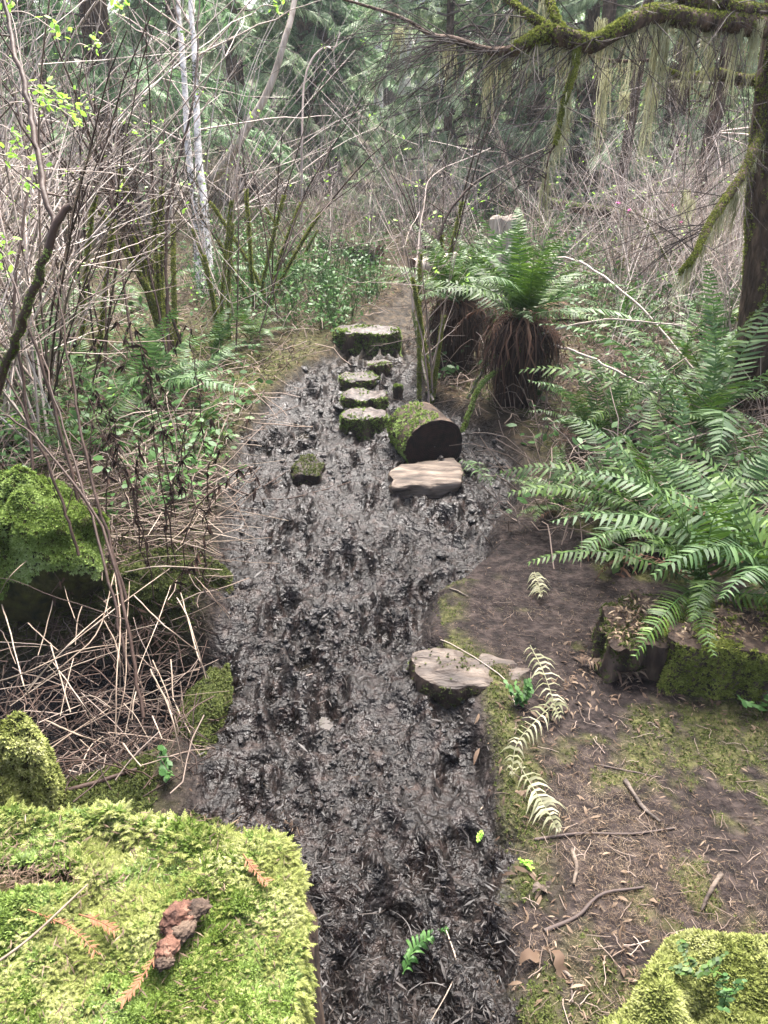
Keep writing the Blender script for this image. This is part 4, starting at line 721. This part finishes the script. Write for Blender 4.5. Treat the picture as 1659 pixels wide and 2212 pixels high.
# near dark stem at upper left; its foot goes down to the ground out of frame
dstem('forked_stem', [(152, 445, 1.9), (118, 492, 1.9), (100, 553, 1.92), (65, 643, 1.95), (40, 718, 2.0), (8, 810, 2.05), (-60, 1000, 2.2), (-110, 1230, 2.45)], [.009, .011, .012, .013], 'caned', 'thick brown cut off stem slanting in from the left edge', moss=(.25, .8, 900), msize=.006)
dstem('forked_stem', [(118, 492, 1.9), (95, 400, 1.95), (75, 300, 2.0), (55, 190, 2.05), (30, 90, 2.1), (8, -10, 2.15), (-10, -120, 2.2)], [.008, .008, .007, .006], 'caned', 'long reddish brown stem running up the left edge from the cut off stem', twigs=10)
for k, (pl, rd, lab) in enumerate([
    ([(360, 1000, 4.2), (300, 820, 4.3), (240, 430, 4.4), (190, 180, 4.5), (150, -10, 4.6)], .007, 'long straight dark stem leaning left from the middle left bank'),
    ([(385, 880, 4.6), (300, 480, 4.6), (240, 420, 4.6), (160, 230, 4.6), (60, 60, 4.6)], .006, 'dark stem crossing the thicket diagonally up to the left'),
    ([(340, 800, 5.2), (345, 640, 5.2), (320, 330, 5.2), (300, 240, 5.2), (250, 120, 5.3)], .007, 'dark upright stem in front of the left thicket'),
    ([(365, 790, 5.0), (360, 480, 5.0), (395, 310, 5.0), (420, 200, 5.0), (432, -20, 5.1)], .010, 'nearly black stem running up beside the alder trunks'),
    ([(225, 900, 4.4), (230, 620, 4.4), (245, 420, 4.4), (250, 280, 4.5)], .005, 'thin dark vertical stem rising from the left ferns'),
    ([(600, 690, 5.5), (560, 430, 5.4), (530, 320, 5.4), (500, 230, 5.5), (480, 140, 5.5)], .005, 'thin dark stem leaning left above the path bend'),
    ([(510, 760, 5.3), (515, 500, 5.3), (500, 300, 5.4), (455, 190, 5.4)], .005, 'thin dark stem right of the alder trunks'),
    ([(560, 720, 5.4), (640, 470, 5.4), (700, 350, 5.5), (740, 250, 5.6), (800, 210, 5.7)], .005, 'thin dark stem leaning right over the path bend'),
    ([(100, 1250, 2.9), (60, 900, 3.0), (30, 640, 3.0), (60, 380, 3.1), (20, 130, 3.2)], .006, 'dark cane standing before the left edge moss mound'),
    ([(190, 1230, 2.8), (150, 1000, 2.8), (60, 700, 2.8), (10, 560, 2.9), (-50, 400, 3)], .006, 'dark red cane leaning to the left edge over the moss mound'),
    ([(170, 1200, 2.6), (120, 1050, 2.6), (40, 860, 2.6), (-40, 730, 2.6)], .005, 'thin leaning cane over the lime green mound'),
    ([(275, 1300, 2.5), (190, 1000, 2.6), (150, 780, 2.7), (110, 560, 2.8)], .005, 'dark brown dry cane with withered leaves at left'),
    ([(280, 1450, 2.2), (215, 1180, 2.35), (120, 870, 2.6), (60, 650, 2.8)], .0045, 'tan dry cane slanting from the stalk pile to the upper left'),
    ([(310, 1550, 2.1), (270, 1330, 2.2), (210, 1120, 2.3), (60, 930, 2.4), (-30, 880, 2.4)], .005, 'brown dry cane bending over the moss to the left edge')]):
    dstem('dark_stem', pl, [rd*1.1, rd, rd*.8, rd*.5], 'caned', lab, twigs=5 if k < 9 else 2)
dstem('dark_stem', [(967, 800, 5.4), (962, 703, 5.3), (952, 653, 5.3), (944, 553, 5.3), (952, 500, 5.3), (975, 450, 5.3), (1020, 400, 5.3), (1065, 370, 5.3), (1120, 345, 5.4), (1230, 300, 5.5)], [.014, .012, .01, .008, .004], 'caned', 'black crooked stem bending right above the fern clumps', twigs=8, moss=(0, .15, 300))
dstem('tan_stem', [(935, 865, 4.8), (905, 750, 4.9), (890, 650, 4.9), (897, 580, 4.9), (915, 450, 5), (935, 380, 5.1), (1060, 320, 5.2)], [.010, .007, .005, .003], 'cane', 'pale tan stem with mossy foot rising behind the big log', twigs=6, moss=(0, .3, 700), msize=.009)
dstem('tan_stem', [(652, 480, 8.5), (652, 320, 8.2), (655, 200, 8.2), (670, 135, 8.2), (700, 102, 8.2), (722, 105, 8.2), (735, 70, 8.2)], [.014, .012, .010, .007], 'cane', 'bleached vine like stem with kinked top before the big cedar', twigs=3)
dstem('arching_cane', [(1010, 860, 4.6), (1060, 780, 4.4), (1130, 735, 4.3), (1250, 700, 4.2), (1330, 690, 4.2), (1480, 705, 4.2)], [.008, .007, .006, .004], 'cane', 'mossy cane arching low from the fern clumps to the right', moss=(0, .5, 1200), msize=.008)
dstem('arching_cane', [(1000, 930, 4.2), (1040, 830, 4.3), (1090, 790, 4.3), (1180, 700, 4.3), (1280, 690, 4.3)], [.012, .01, .007, .005], 'mossb', 'moss coated low branch right of the big log', moss=(0, .8, 1800), msize=.012)
dstem('arching_cane', [(1130, 735, 4.5), (1230, 755, 4.2), (1330, 800, 4.0), (1420, 850, 3.9)], [.007, .006, .005], 'cane', 'tan cane slanting down through the right hand ferns')
dstem('arching_cane', [(1100, 600, 5.2), (1190, 560, 5.1), (1260, 570, 5.0), (1380, 660, 4.8), (1500, 800, 4.6)], [.010, .008, .006], 'cane', 'thick tan cane arching over the clumped ferns')
# ------------------------------------------------------------------ trees
def trunk_mb(pts, rads, n=26, k=12, seed=0, amp=.1):
    c = curve(pts, n); rd = np.interp(np.linspace(0, 1, n), np.linspace(0, 1, len(rads)), rads); m = MB(); m.tubes(c[None], rd[None], k); V, Fc = m.arr(); cc = np.repeat(c, k, 0)
    q = nrm(V-cc); V = cc+(V-cc)*(1+amp*fbm(np.c_[q[:, :2]*2.5, V[:, 2]*2], seed, 4))[:, None]; return MB().add(V, Fc), c, rd
def tree_tag(lab, p, name='tree', grp=None): return thing(name, lab, 'tree', p, grp)
for k, (pl, rd, lab) in enumerate([
    ([(445, 668, 7.2), (430, 580, 7.2), (425, 475, 7.2), (415, 400, 7.2), (405, 300, 7.2), (400, 200, 7.2), (392, 90, 7.2), (385, 0, 7.2), (370, -500, 7.3)], [.05, .036, .03, .026, .02], 'slender pale grey alder trunk with mossy patches, left of the close pair'),
    ([(457, 665, 7.1), (445, 500, 7.1), (440, 425, 7.1), (430, 350, 7.1), (425, 250, 7.1), (422, 150, 7.1), (418, 75, 7.1), (412, 0, 7.1), (400, -500, 7.2)], [.05, .036, .032, .026, .02], 'slender alder trunk with brown moss collars, right of the close pair')]):
    tb, c, rdd = trunk_mb([D(*q) for q in pl], rd, 40, 10, k, .12); root = tree_tag(lab, c[0], 'alder_tree'); tb.build('trunk', mt['alder'], root); n = 3200
    t = rs.random(n)*38.9; i = t.astype(int); b = c[i]+(c[i+1]-c[i])*(t-i)[:, None]; a = rs.uniform(0, 6.28, n); nn = np.stack([np.cos(a), np.sin(a), 0*a+.2], -1); kp = fbm(np.c_[b[:, 2]*2.6, b[:, 2]*0+k*9], 5, 2)+.25*rs.normal(0, 1, n)*.5 > .18-.5*(b[:, 2] < .9)
    mosscover(MB(), (b+nn*rdd[i][:, None])[kp], nn[kp], .012, rs).build('moss', mt['mossd'], root)
    A = []
    for _ in range(9):
        i = rs.integers(15, 38); w = nrm(rs.normal(0, 1, 3)*[1, .6, .3]+[0, 0, .7]); q = np.linspace(0, 1, 9)[:, None]; L = rs.uniform(.6, 1.6); MB().tubes((c[i]+w*L*q+np.cumsum(rs.normal(0, .02, (9, 3)), 0)*q)[None], (.009*(1-.7*q[:, 0]))[None], 4).build('branch', mt['cane'], root)
tb, c, rdd = trunk_mb([D(*q) for q in [(430, 425, 10.5), (500, 335, 9.6), (540, 265, 9.3), (570, 215, 9.2), (595, 155, 9.1), (615, 85, 9.0), (632, 25, 9), (650, -90, 9)]], [.06, .05, .045, .04, .035, .03], 30, 10, 7, .08)
root = tree_tag('pale bark stripped trunk leaning right across the left thicket', c[0], 'leaning_tree'); tb.build('trunk', mt['bleach'], root)
# cedar / hemlock with hanging sprays
def crown(rng, h0, h1, reach, nl, nsp, size, ragged=1.0, trunk_r=.2, droop=.35):
    m = MB(); lim = []; z = h0+(h1-h0)*rng.random(nl)**1.1; az = rng.uniform(0, 6.28, nl); L = reach*(1-.75*((z-h0)/(h1-h0+.01)))*rng.uniform(.55, 1.1, nl)+.4
    q = np.linspace(0, 1, 10); d = np.stack([np.cos(az), np.sin(az)], -1)
    C = np.zeros((nl, 10, 3)); C[..., :2] = d[:, None]*(L[:, None]*q[None])[..., None]; C[..., 2] = z[:, None]+L[:, None]*(.12*q-droop*q*q)[None]*1.3; C += rng.normal(0, .02, C.shape)
    ii = np.repeat(np.arange(nl), nsp); t = rng.uniform(.2, 1, len(ii))*8.99; a = t.astype(int); b = C[ii, a]+(C[ii, a+1]-C[ii, a])*(t-a)[:, None]
    n = len(ii); ang = az[ii]+rng.choice([-1, 1], n)*rng.uniform(.1, 1.2, n)
    for i in range(3):
        k = np.arange(n) % 3 == i; m.inst(*SPR[i], rotm(ang[k], rng.normal(-.45, .3, k.sum()), rng.normal(0, .5, k.sum()), size*rng.uniform(.6, 1.3, k.sum())), b[k])
    return m, C
SPR = [feather(10+i, 9, .055) for i in range(3)]
CR = {}
def conifer(p, label, kind, group=None, tr=.22, h=11, scale=1, rz=None, lean=0):
    key = kind
    if key not in CR:
        rg = np.random.default_rng(hash_ := {'a': 1, 'b': 2, 'c': 3, 'd': 4, 'e': 5}[kind]*13)
        par = {'a': (.9, 5.5, 2.3, 75, 34, .27), 'b': (.5, 5, 2.2, 66, 32, .25), 'c': (1.2, 5.5, 2.6, 60, 34, .26), 'd': (.1, 5, 1.3, 90, 16, .24), 'e': (.7, 5.8, 1.5, 150, 30, .30)}[kind]
        root = thing('conifer_tree', label, 'tree', (0, 0, 0)); m, C = crown(rg, *par, droop=.55 if kind in 'ae' else .3)
        ht = par[1]+3; rr = {'a': .24, 'b': .16, 'c': .2, 'd': .05, 'e': .38}[kind]
        s = np.linspace(0, 1, 14); pts = np.stack([.1*np.sin(s*3), .06*np.sin(s*4+1), -.15+s*(ht+.15)], -1); tb, c, rd = trunk_mb(pts, [rr*1.35, rr, rr*.8, rr*.45, rr*.15], 30, 14, 3, .14)
        tb.build('trunk', mt['bark'], root); MB().tubes(C, (.018*np.linspace(1, .25, 10))[None]*np.ones((len(C), 1)), 3).build('limbs', mt['twig'], root); m.build('crown', mt['cedarb' if kind in 'bd' else 'cedar'], root)
        CR[key] = root
    else: root = copy_tree(CR[key])
    root.location = p; root.scale = (scale,)*3; root.rotation_euler = (lean, 0, rz if rz is not None else rs.uniform(0, 6.28)); tag(root, label, 'tree')
    if group: root['group'] = group
    elif 'group' in root: del root['group']
    return root
def at(u, y): return np.array([(u-CW)/F*(y/CP*.93), y, float(H((u-CW)/F*y, y))])
def atx(u, v, y):  # world x for photo column u at world y, height where row v
    b = (v-CH)/F; t = y/(CP-b*SP); x = (u-CW)/F*t; return np.array([x, y, float(H(x, y))])
conifer(atx(682, 300, 17.5), 'thick dark cedar trunk with drooping green sprays behind the path bend', 'e')
conifer(atx(1130, 300, 15), 'dark conifer trunk with hanging boughs behind the right hand canes', 'a')
conifer(atx(1450, 250, 13), 'conifer with low pale green boughs behind the lichen hung branch', 'b')
conifer(atx(1250, 250, 14), 'small conifer with wide flat boughs in the right middle distance', 'b', scale=.85)
conifer(atx(1570, 250, 16), 'dark conifer near the right edge behind the trunk', 'a')
conifer(atx(980, 260, 14), 'young blue green conifer right of the distant pale trunks', 'd', scale=1.3)
conifer(atx(1050, 260, 16), 'drooping conifer behind the young blue green one', 'b')
conifer(atx(1350, 250, 18), 'shaded conifer between the two right hand boughs', 'c')
conifer(atx(520, 200, 16), 'conifer with fine pale sprays between the alders and the cedar', 'b')
conifer(atx(230, 120, 12), 'dark conifer rising behind the left thicket', 'c')
conifer(atx(60, 120, 15), 'conifer behind the thicket at the upper left corner', 'a')
conifer(atx(380, 120, 19), 'tall conifer far behind the alder trunks', 'a')
gf = 'conifers in the far wood'
for k in range(12):
    y = rs.uniform(21, 36); u = -150+k*165+rs.uniform(-30, 30); 
    conifer(atx(u, 250, y), 'distant conifer in the pale green far wood', 'abc'[k % 3], gf, scale=rs.uniform(.9, 1.3))
# distant bare trunks
for k, (u, y, rr, lab) in enumerate([(868, 19, .12, 'distant pale grey trunk, left of the pair beyond the path'), (893, 18, .13, 'distant pale grey trunk, right of the pair beyond the path'), (937, 22, .1, 'thin distant trunk right of the pale pair'), (820, 24, .12, 'thin grey trunk between the cedar and the pale pair'), (1310, 13, .09, 'dark slim trunk behind the hanging lichen'), (1385, 11, .06, 'thin dark dead trunk right of the hanging lichen'), (1545, 9.5, .07, 'reddish brown slim trunk left of the right hand trunk'), (300, 21, .12, 'grey trunk far behind the left thicket'), (480, 23, .1, 'thin grey trunk left of the leaning trunk'), (150, 18, .1, 'grey trunk behind the upper left thicket')]):
    b = atx(u, 250, y); s = np.linspace(0, 1, 6); pts = np.stack([b[0]+.15*np.sin(s*2+k), b[1]+0*s, b[2]-.1+s*11], -1); tb, c, rdd = trunk_mb(pts, [rr*1.2, rr, rr*.6], 24, 10, k, .1); root = tree_tag(lab, b, 'bare_tree'); tb.build('trunk', mt['bark' if 3 < k < 7 else 'alder'], root)
    A = []
    for _ in range(22):
        i = rs.integers(3, 22); w = nrm(rs.normal(0, 1, 3)*[1, 1, .3]+[0, 0, .1]); q = np.linspace(0, 1, 9)[:, None]; L = rs.uniform(.5, 1.8); A.append(((c[i]+w*L*q-np.array([0, 0, .25])*L*q**2)[None], (.012*(1-.7*q[:, 0]))[None]))
    for a_ in A[:22]: MB().tubes(a_[0], a_[1], 3).build('branch', mt['cane'], root)
# far wood mass
mb = MB(); n = 11000; a = rs.uniform(-.75, .75, n); d = rs.uniform(38, 60, n); pz = rs.uniform(0, 16, n)*rs.random(n)**.2; ct = np.stack([np.sin(a)*d, np.cos(a)*d, pz+.9], -1); kp = fbm(ct*.35, 12, 3)+.25-.09*pz > 0; ct = ct[kp]; n = len(ct)
mb.inst(*SPR[0], rotm(rs.uniform(0, 6.28, n), rs.normal(-.5, .4, n), rs.normal(0, .6, n), rs.uniform(1.0, 2.4, n)), ct); stuff(mb, 'far_wood', 'cedarb', 'hazy far wood closing off the view', 'woodland')
# ------------------------------------------------------------------ right hand spruce with its mossy limbs and lichen
tx = P(1600, 930); bx = tx[0]+.17; by = tx[1]+.1; tb, c, rdd = trunk_mb([(bx+.02, by, -.1), (bx-.12, by, .8), (bx-.25, by+.02, 1.6), (bx-.4, by, 3), (bx-.6, by, 6), (bx-.7, by, 10)], [.19, .16, .15, .12, .08], 60, 20, 4, .12)
sp = tree_tag('big rough barked spruce at the right edge with moss sleeved limbs reaching over the path', (bx, by, 0), 'spruce_tree'); tb.build('trunk', mt['bark'], sp)
n = 42000; p, _ = sample_surface(*tb.arr(), n, rs); p = p[p[:, 2] < 3.2]; nn = nrm(np.c_[p[:, :2]-np.c_[bx-.15*p[:, 2], by+0*p[:, 2]], p[:, :1]*0+.2]); kp = fbm(p*[9, 9, 3], 4, 4) > .06+.22*(p[:, 2] < .8); mosscover(MB(), p[kp], nn[kp], .014, rs).build('moss', mt['mossl'], sp)
LIMBS = [
 ([(1800, 70, 3.6), (1659, 60, 3.3), (1580, 50, 3.2), (1504, 45, 3.1), (1430, 30, 3.0), (1380, 40, 2.95), (1330, 70, 2.9), (1280, 95, 2.9), (1245, 90, 2.85), (1180, 72, 2.85), (1140, 95, 2.85), (1095, 112, 2.9), (1040, 107, 2.95), (980, 85, 3.0), (930, 75, 3.1), (860, 35, 3.2), (730, -5, 3.4)], [.036, .034, .030, .028, .027, .027, .025, .016, .011, .007, .004], 3600, .66),
 ([(1235, 88, 2.85), (1205, 50, 2.85), (1187, 0, 2.9), (1170, -60, 3)], [.015, .012, .009], 450, 1),
 ([(1215, 80, 2.85), (1175, 55, 2.85), (1150, 40, 2.85), (1110, 10, 2.9), (1060, -30, 3)], [.016, .012, .008], 450, 1),
 ([(1800, 40, 3.5), (1659, 28, 3.3), (1600, 20, 3.2), (1555, 8, 3.15), (1480, 0, 3.1), (1400, -30, 3.1)], [.028, .024, .02, .012], 1100, 1),
 ([(1720, 180, 3.9), (1659, 175, 3.8), (1600, 172, 3.7), (1550, 160, 3.6), (1510, 165, 3.6), (1470, 165, 3.6), (1440, 150, 3.6)], [.022, .02, .016, .006], 900, 1),
 ([(1245, 95, 2.85), (1242, 145, 2.85), (1225, 200, 2.85), (1212, 250, 2.85), (1202, 305, 2.85), (1185, 340, 2.85), (1175, 415, 2.85)], [.010, .008, .006, .003, .002], 900, .7),
 ([(1690, 230, 3.9), (1659, 262, 3.8), (1630, 320, 3.6), (1605, 375, 3.5), (1565, 435, 3.4), (1530, 490, 3.3), (1500, 553, 3.2), (1470, 590, 3.2)], [.020, .017, .014, .008], 1500, 1),
 ([(1410, 130, 3.4), (1340, 132, 3.4), (1290, 125, 3.4), (1230, 100, 3.4)], [.006, .005, .003], 0, 0),
 ([(1560, 120, 3.3), (1530, 210, 3.4), (1490, 190, 3.4), (1490, 250, 3.5)], [.004, .004, .002], 0, 0)]
LC = []
for (pl, rd, nm_, ext) in LIMBS:
    c = curve([D(*q) for q in pl], 50); rdd = np.interp(np.linspace(0, 1, 50), np.linspace(0, 1, len(rd)), rd); o = MB().tubes(c[None], (rdd*1.25*(1+.15*noise(c*20, 3)))[None], 9).build('limb', mt['bark'], sp); LC.append((c, rdd))
    if nm_:
        n = nm_*2; t = rs.random(n)*48.9*ext; i = t.astype(int); b = c[i]+(c[i+1]-c[i])*(t-i)[:, None]; a = nrm(rs.normal(0, 1, (n, 3))+[0, 0, .7]); kp = fbm(b*9, 6, 3)+.35+a[:, 2]*.5 > 0
        g = mosscover(MB(), (b+a*rdd[i][:, None]*1.2)[kp], a[kp], .010, rs).build('moss', mt['mossl'], o); g.parent = o
        g.location = -o.location if False else (0, 0, 0)
        # mesh was built relative to world zero offset of its parent limb
for o in sp.children:
    for g in o.children:
        me = g.data; co = np.empty(len(me.vertices)*3, np.float32); me.vertices.foreach_get('co', co); co = co.reshape(-1, 3)-np.array(sp.location); me.vertices.foreach_set('co', co.ravel())
# fine dark twigs
A = []
for li, cnt in ((0, 130), (1, 14), (2, 18), (3, 36), (4, 24), (5, 12), (6, 30), (7, 20)):
    c, rd = LC[li]
    for _ in range(cnt):
        i = rs.integers(3, 47); q = np.linspace(0, 1, 9)[:, None]; left = i > 22 or rs.random() < .3
        w = nrm(np.array([rs.normal(-.8 if left else 0, .5), rs.normal(0, .5), rs.normal(-.35, .45)])); L = rs.uniform(.15, .7); tc = c[i]+w*L*q+np.array([0, 0, -.22])*L*q**2+np.cumsum(rs.normal(0, .005, (9, 3)), 0)*q; A.append((tc[None], (.0028*(1-.7*q[:, 0]))[None]))
        for _2 in range(4):
            j = rs.integers(2, 8); w2 = nrm(w+rs.normal(0, .5, 3)+[0, 0, -.25]); L2 = L*.4; A.append(((tc[j]+w2*L2*q)[None], (.0012*(1-.5*q[:, 0]))[None]))
tw = stem_mb(MB(), A, 3).build('twigs', mt['twig'], sp); tw['kind'] = 'stuff'
# hanging lichen
mb = MB(); 
def drape(mb, b, L, n, wd, rng):
    s = np.linspace(0, 1, 8)[None]; o = rng.normal(0, wd, (n, 3))*[1, 1, .3]; l = L*rng.uniform(.35, 1, n)[:, None]
    C = b+o[:, None]*np.ones((1, 8, 1))*(1-.6*s[..., None])+np.stack([rng.normal(0, .01, n)[:, None]*s*2, rng.normal(0, .01, n)[:, None]*s, -l*s], -1)+rng.normal(0, .0025, (n, 8, 3)); a = rng.uniform(0, 6.28, n)
    mb.ribbons(C, np.stack([np.cos(a), np.sin(a), 0*a], -1), rng.uniform(.0015, .004, n)[:, None]*np.array([.6, 1, 1, 1, .8, .7, .5, .2])[None])
for li, cnt in ((0, 110), (1, 12), (2, 12), (3, 36), (4, 20), (5, 26), (6, 60), (7, 12)):
    c, rd = LC[li]
    for _ in range(cnt):
        i = rs.integers(1, 49) if li else int(rs.beta(1.1, 1.6)*47)+1; drape(mb, c[i]-[0, 0, rd[i]*.6], rs.gamma(2, .045)+.03, int(rs.integers(5, 14)), .012, rs)
for (u, v, dd, L) in [(1058, 110, 2.95, .27), (1312, 150, 3.1, .35), (1420, 90, 3.1, .5), (1410, 200, 3.2, .3), (1225, 200, 2.85, .24), (1215, 230, 2.85, .2), (1300, 40, 2.9, .2), (1095, 112, 2.9, .18), (860, 60, 3.1, .12), (1500, 60, 3.1, .3), (1600, 50, 3.2, .35), (1640, 45, 3.2, .3), (1350, 200, 3.3, .14), (1540, 100, 3.2, .3), (1440, 80, 3.0, .3), (1560, 500-60, 3.4, .2), (1590, 420, 3.45, .22), (1530, 490, 3.3, .16), (1480, 410, 4.2, .2), (1495, 430, 4.2, .18)]:
    drape(mb, D(u, v, dd), L, 46, .012, rs)
lo = mb.build('hanging_lichen', mt['lichen'], sp); lo['label'] = 'pale green beard lichen hanging in strands'; lo['kind'] = 'stuff'
# ------------------------------------------------------------------ far logs beyond the path
p = D(1085, 560, 6.3); p[2] = float(H(p[0], p[1])); lump('sawn_stump', 'pale freshly sawn stump in the canes above the right hand ferns', 'stump', ring(p[0], p[1], .14, .14, 4), p[2]-.1, p[2]+.78, 'bleach', 'pale', 0, 0, .01, 91, .02, topn=.03, taper=.15)
log_lying('sawn_log', 'pale topped log lying level just beyond the path bend', D(893, 576, 7.3), D(985, 562, 7.5), .075, .08, 'bleach', 'redwood', 0, (0, 1, .2), .012, 92)
log_lying('red_log', 'fallen log with reddish broken end left of the path far back', D(700, 535, 9.4), D(818, 548, 8.9), .09, .10, 'wood', 'redwood', 900, (0, 0, 1), .018, 93, 'mossd')
a = D(1200, 490, 8.3); b = D(1420, 540, 8.0); log_lying('mossy_fallen_log', 'mossy fallen branch lying across the canes on the right', (D(1190, 440, 8)), (D(1560, 500, 8)), .05, .07, 'wood', 'wood', 1500, (0, 0, 1), .018, 95, 'moss', thr=.1)
# ------------------------------------------------------------------ small plants
def herb(pos, n, h, lsz, lab, seed, mat='bright', name='young_plant', grp=None, az=None):
    rg = np.random.default_rng(seed); root = thing(name, lab, 'plant', pos, grp); A = []; T = []
    for k in range(n):
        a = rg.uniform(0, 6.28) if az is None else rg.normal(az, .5); l = rg.uniform(.1, .8); q = np.linspace(0, 1, 9)[:, None]; L = h*rg.uniform(.6, 1.1)
        c = np.array(pos)+np.array([math.cos(a)*math.sin(l), math.sin(a)*math.sin(l), math.cos(l)])*L*q+np.array([0, 0, -.2*L])*q**2; A.append((c[None], (.0013*(1-.5*q[:, 0]))[None]))
        for j in range(2, 9): T += [c[j], c[j]]
    stem_mb(MB(), A, 4).build('stem', mt['leaf'], root); T = np.array(T); m = len(T); sg = np.tile([0, PI], m//2)
    MB().inst(*LEAF, rotm(sg+rg.uniform(-.5, .5, m)+rg.uniform(0, 6.28), rg.normal(.1, .3, m), rg.normal(0, .3, m), lsz*rg.uniform(.7, 1.2, m)), T).build('leaves', mt[mat], root)
p = P(1500, 2110, .2); herb((p[0], p[1], .2), 5, .10, .014, 'small sprig with paired round leaves growing from the lower right moss', 1, 'fern', 'huckleberry_sprig')
p = P(1560, 2180, .2); herb((p[0], p[1], .2), 4, .08, .012, 'pale round leaved sprig at the bottom right in the moss', 2, 'leaf', 'huckleberry_sprig')
p = G(1120, 1560); herb(p, 6, .10, .022, 'clover like green herb at the mud edge beside the bleached frond', 3, 'leaf', 'clover_plant')
p = G(1640, 1560); herb(p, 4, .16, .025, 'low green herb by the right edge under the mossy cut log', 4, 'leaf', 'young_plant')
p = G(365, 1690); herb(p, 3, .12, .03, 'dark leaved seedling just behind the foreground stump', 5, 'leaf', 'young_plant')
p = G(60, 1000); herb(p, 4, .2, .035, 'light green seedling over the lime green mound', 6, 'bright', 'young_plant')
p = G(1340, 1250); herb(p, 5, .22, .05, 'broad leaved plant tucked under the right hand fern', 7, 'fern', 'young_plant')
p = G(1330, 1120); herb(p, 5, .3, .055, 'broad leaved plant inside the large right hand fern', 8, 'fern', 'young_plant')
p = G(1130, 1900); herb(p, 4, .04, .009, 'tiny green shoots at the mud edge above the curled leaf', 9, 'bright', 'young_plant')
p = G(1035, 1800); herb(p, 3, .03, .009, 'tiny cress like seedling in the open mud', 10, 'bright', 'young_plant')
# spring leaf clusters at upper left and pink blossom at right
mb = MB(); ctr = [(45, 290, 2.1), (20, 330, 2.1), (100, 205, 2.2), (130, 215, 2.2), (85, 190, 2.2), (255, 8, 2.6), (160, 250, 2.4), (10, 545, 2.1), (10, 520, 2.2), (95, 225, 2.3), (75, 350, 2.3), (60, 395, 2.4), (20, 10, 2.2), (120, 60, 2.3), (600, 10, 3.4), (150, 220, 2.3), (200, 100, 2.6)]
for k, (u, v, d) in enumerate(ctr):
    n = 14; c_ = D(u, v, d); b = c_+rs.normal(0, .016, (n, 3)); root = thing('leafy_twig', 'fresh lime green leaves sprouting from a thin twig, upper left', 'twig', c_, 'fresh leaf sprigs in the upper left twigs')
    e_ = c_+np.array([rs.uniform(-.25, -.1), .1, rs.uniform(-.05, .15)]); MB().tubes(curve([c_-[0, 0, .01], (c_+e_)/2+[0, 0, .02], e_], 8)[None], .0018, 4).build('stem', mt['cane'], root)
    MB().inst(*LEAF, rotm(rs.uniform(0, 6.28, n), rs.normal(0, .5, n), rs.normal(0, .6, n), rs.uniform(.014, .03, n)), b).build('leaves', mt['bright'], root)
for k, (u, v) in enumerate([(1335, 437), (1360, 452), (1470, 480), (1455, 443)]):
    c_ = D(u, v, 5.2); root = thing('blossom', 'small pink salmonberry blossom among the right hand canes', 'flower', c_, 'pink blossoms'); n = 9
    MB().inst(*LEAF, rotm(rs.uniform(0, 6.28, n), rs.normal(0, .5, n), rs.normal(0, .6, n), rs.uniform(.012, .018, n)), c_+rs.normal(0, .005, (n, 3))).build('petals', mt['petal'], root)
    MB().tubes(np.array([c_, c_+[.03, .02, .1], c_+[.05, .05, .25]])[None], .002, 4).build('stalk', mt['cane'], root)
# ------------------------------------------------------------------ light, sky, camera
sc = bpy.context.scene; sc.cycles.use_denoising = True
w = bpy.data.worlds.new('World'); sc.world = w; w.use_nodes = True; N = w.node_tree.nodes; sky = N.new('ShaderNodeTexSky'); sky.sky_type = 'NISHITA'; sky.sun_disc = False
el, az = math.radians(62), math.radians(14); sky.sun_elevation = el; sky.sun_rotation = az; sky.air_density = .7; sky.dust_density = 7; sky.ozone_density = 0
w.node_tree.links.new(sky.outputs[0], N['Background'].inputs[0]); N['Background'].inputs[1].default_value = .12
ld = bpy.data.lights.new('sun', 'SUN'); ld.energy = 3.4; ld.angle = math.radians(34); ld.color = (1, .985, .96); lo = bpy.data.objects.new('sun', ld); COL.objects.link(lo)
dirv = Vector((math.sin(az)*math.cos(el), math.cos(az)*math.cos(el), math.sin(el))); lo.rotation_euler = dirv.to_track_quat('Z', 'Y').to_euler(); lo.location = (0, 0, 20)
sc.view_settings.view_transform = 'Standard'; sc.view_settings.look = 'None'; sc.view_settings.exposure = 2.35; sc.view_settings.gamma = 1
cd = bpy.data.cameras.new('camera'); cam = bpy.data.objects.new('camera', cd); COL.objects.link(cam); cam.location = (0, 0, CZ); cam.rotation_euler = (PI/2-PITCH, 0, 0)
cd.sensor_fit = 'VERTICAL'; cd.sensor_height = 24; cd.lens = 24*F/(2*CH); cd.clip_start = .02; cd.clip_end = 500; sc.camera = cam
HAZE = .0013
if HAZE:
    bpy.ops.mesh.primitive_cube_add(size=1, location=(0, 20, 8)); hz = bpy.context.object; hz.name = 'haze'; hz.scale = (180, 130, 28); hz['kind'] = 'stuff'
    tag(hz, 'thin pale mist filling the wood', 'haze'); m = bpy.data.materials.new('haze'); m.use_nodes = True; m.node_tree.nodes.remove(m.node_tree.nodes['Principled BSDF']); v = m.node_tree.nodes.new('ShaderNodeVolumePrincipled'); v.inputs['Color'].default_value = (.9, .96, 1, 1); v.inputs['Density'].default_value = HAZE
    m.node_tree.links.new(v.outputs[0], m.node_tree.nodes['Material Output'].inputs['Volume']); hz.data.materials.append(m)
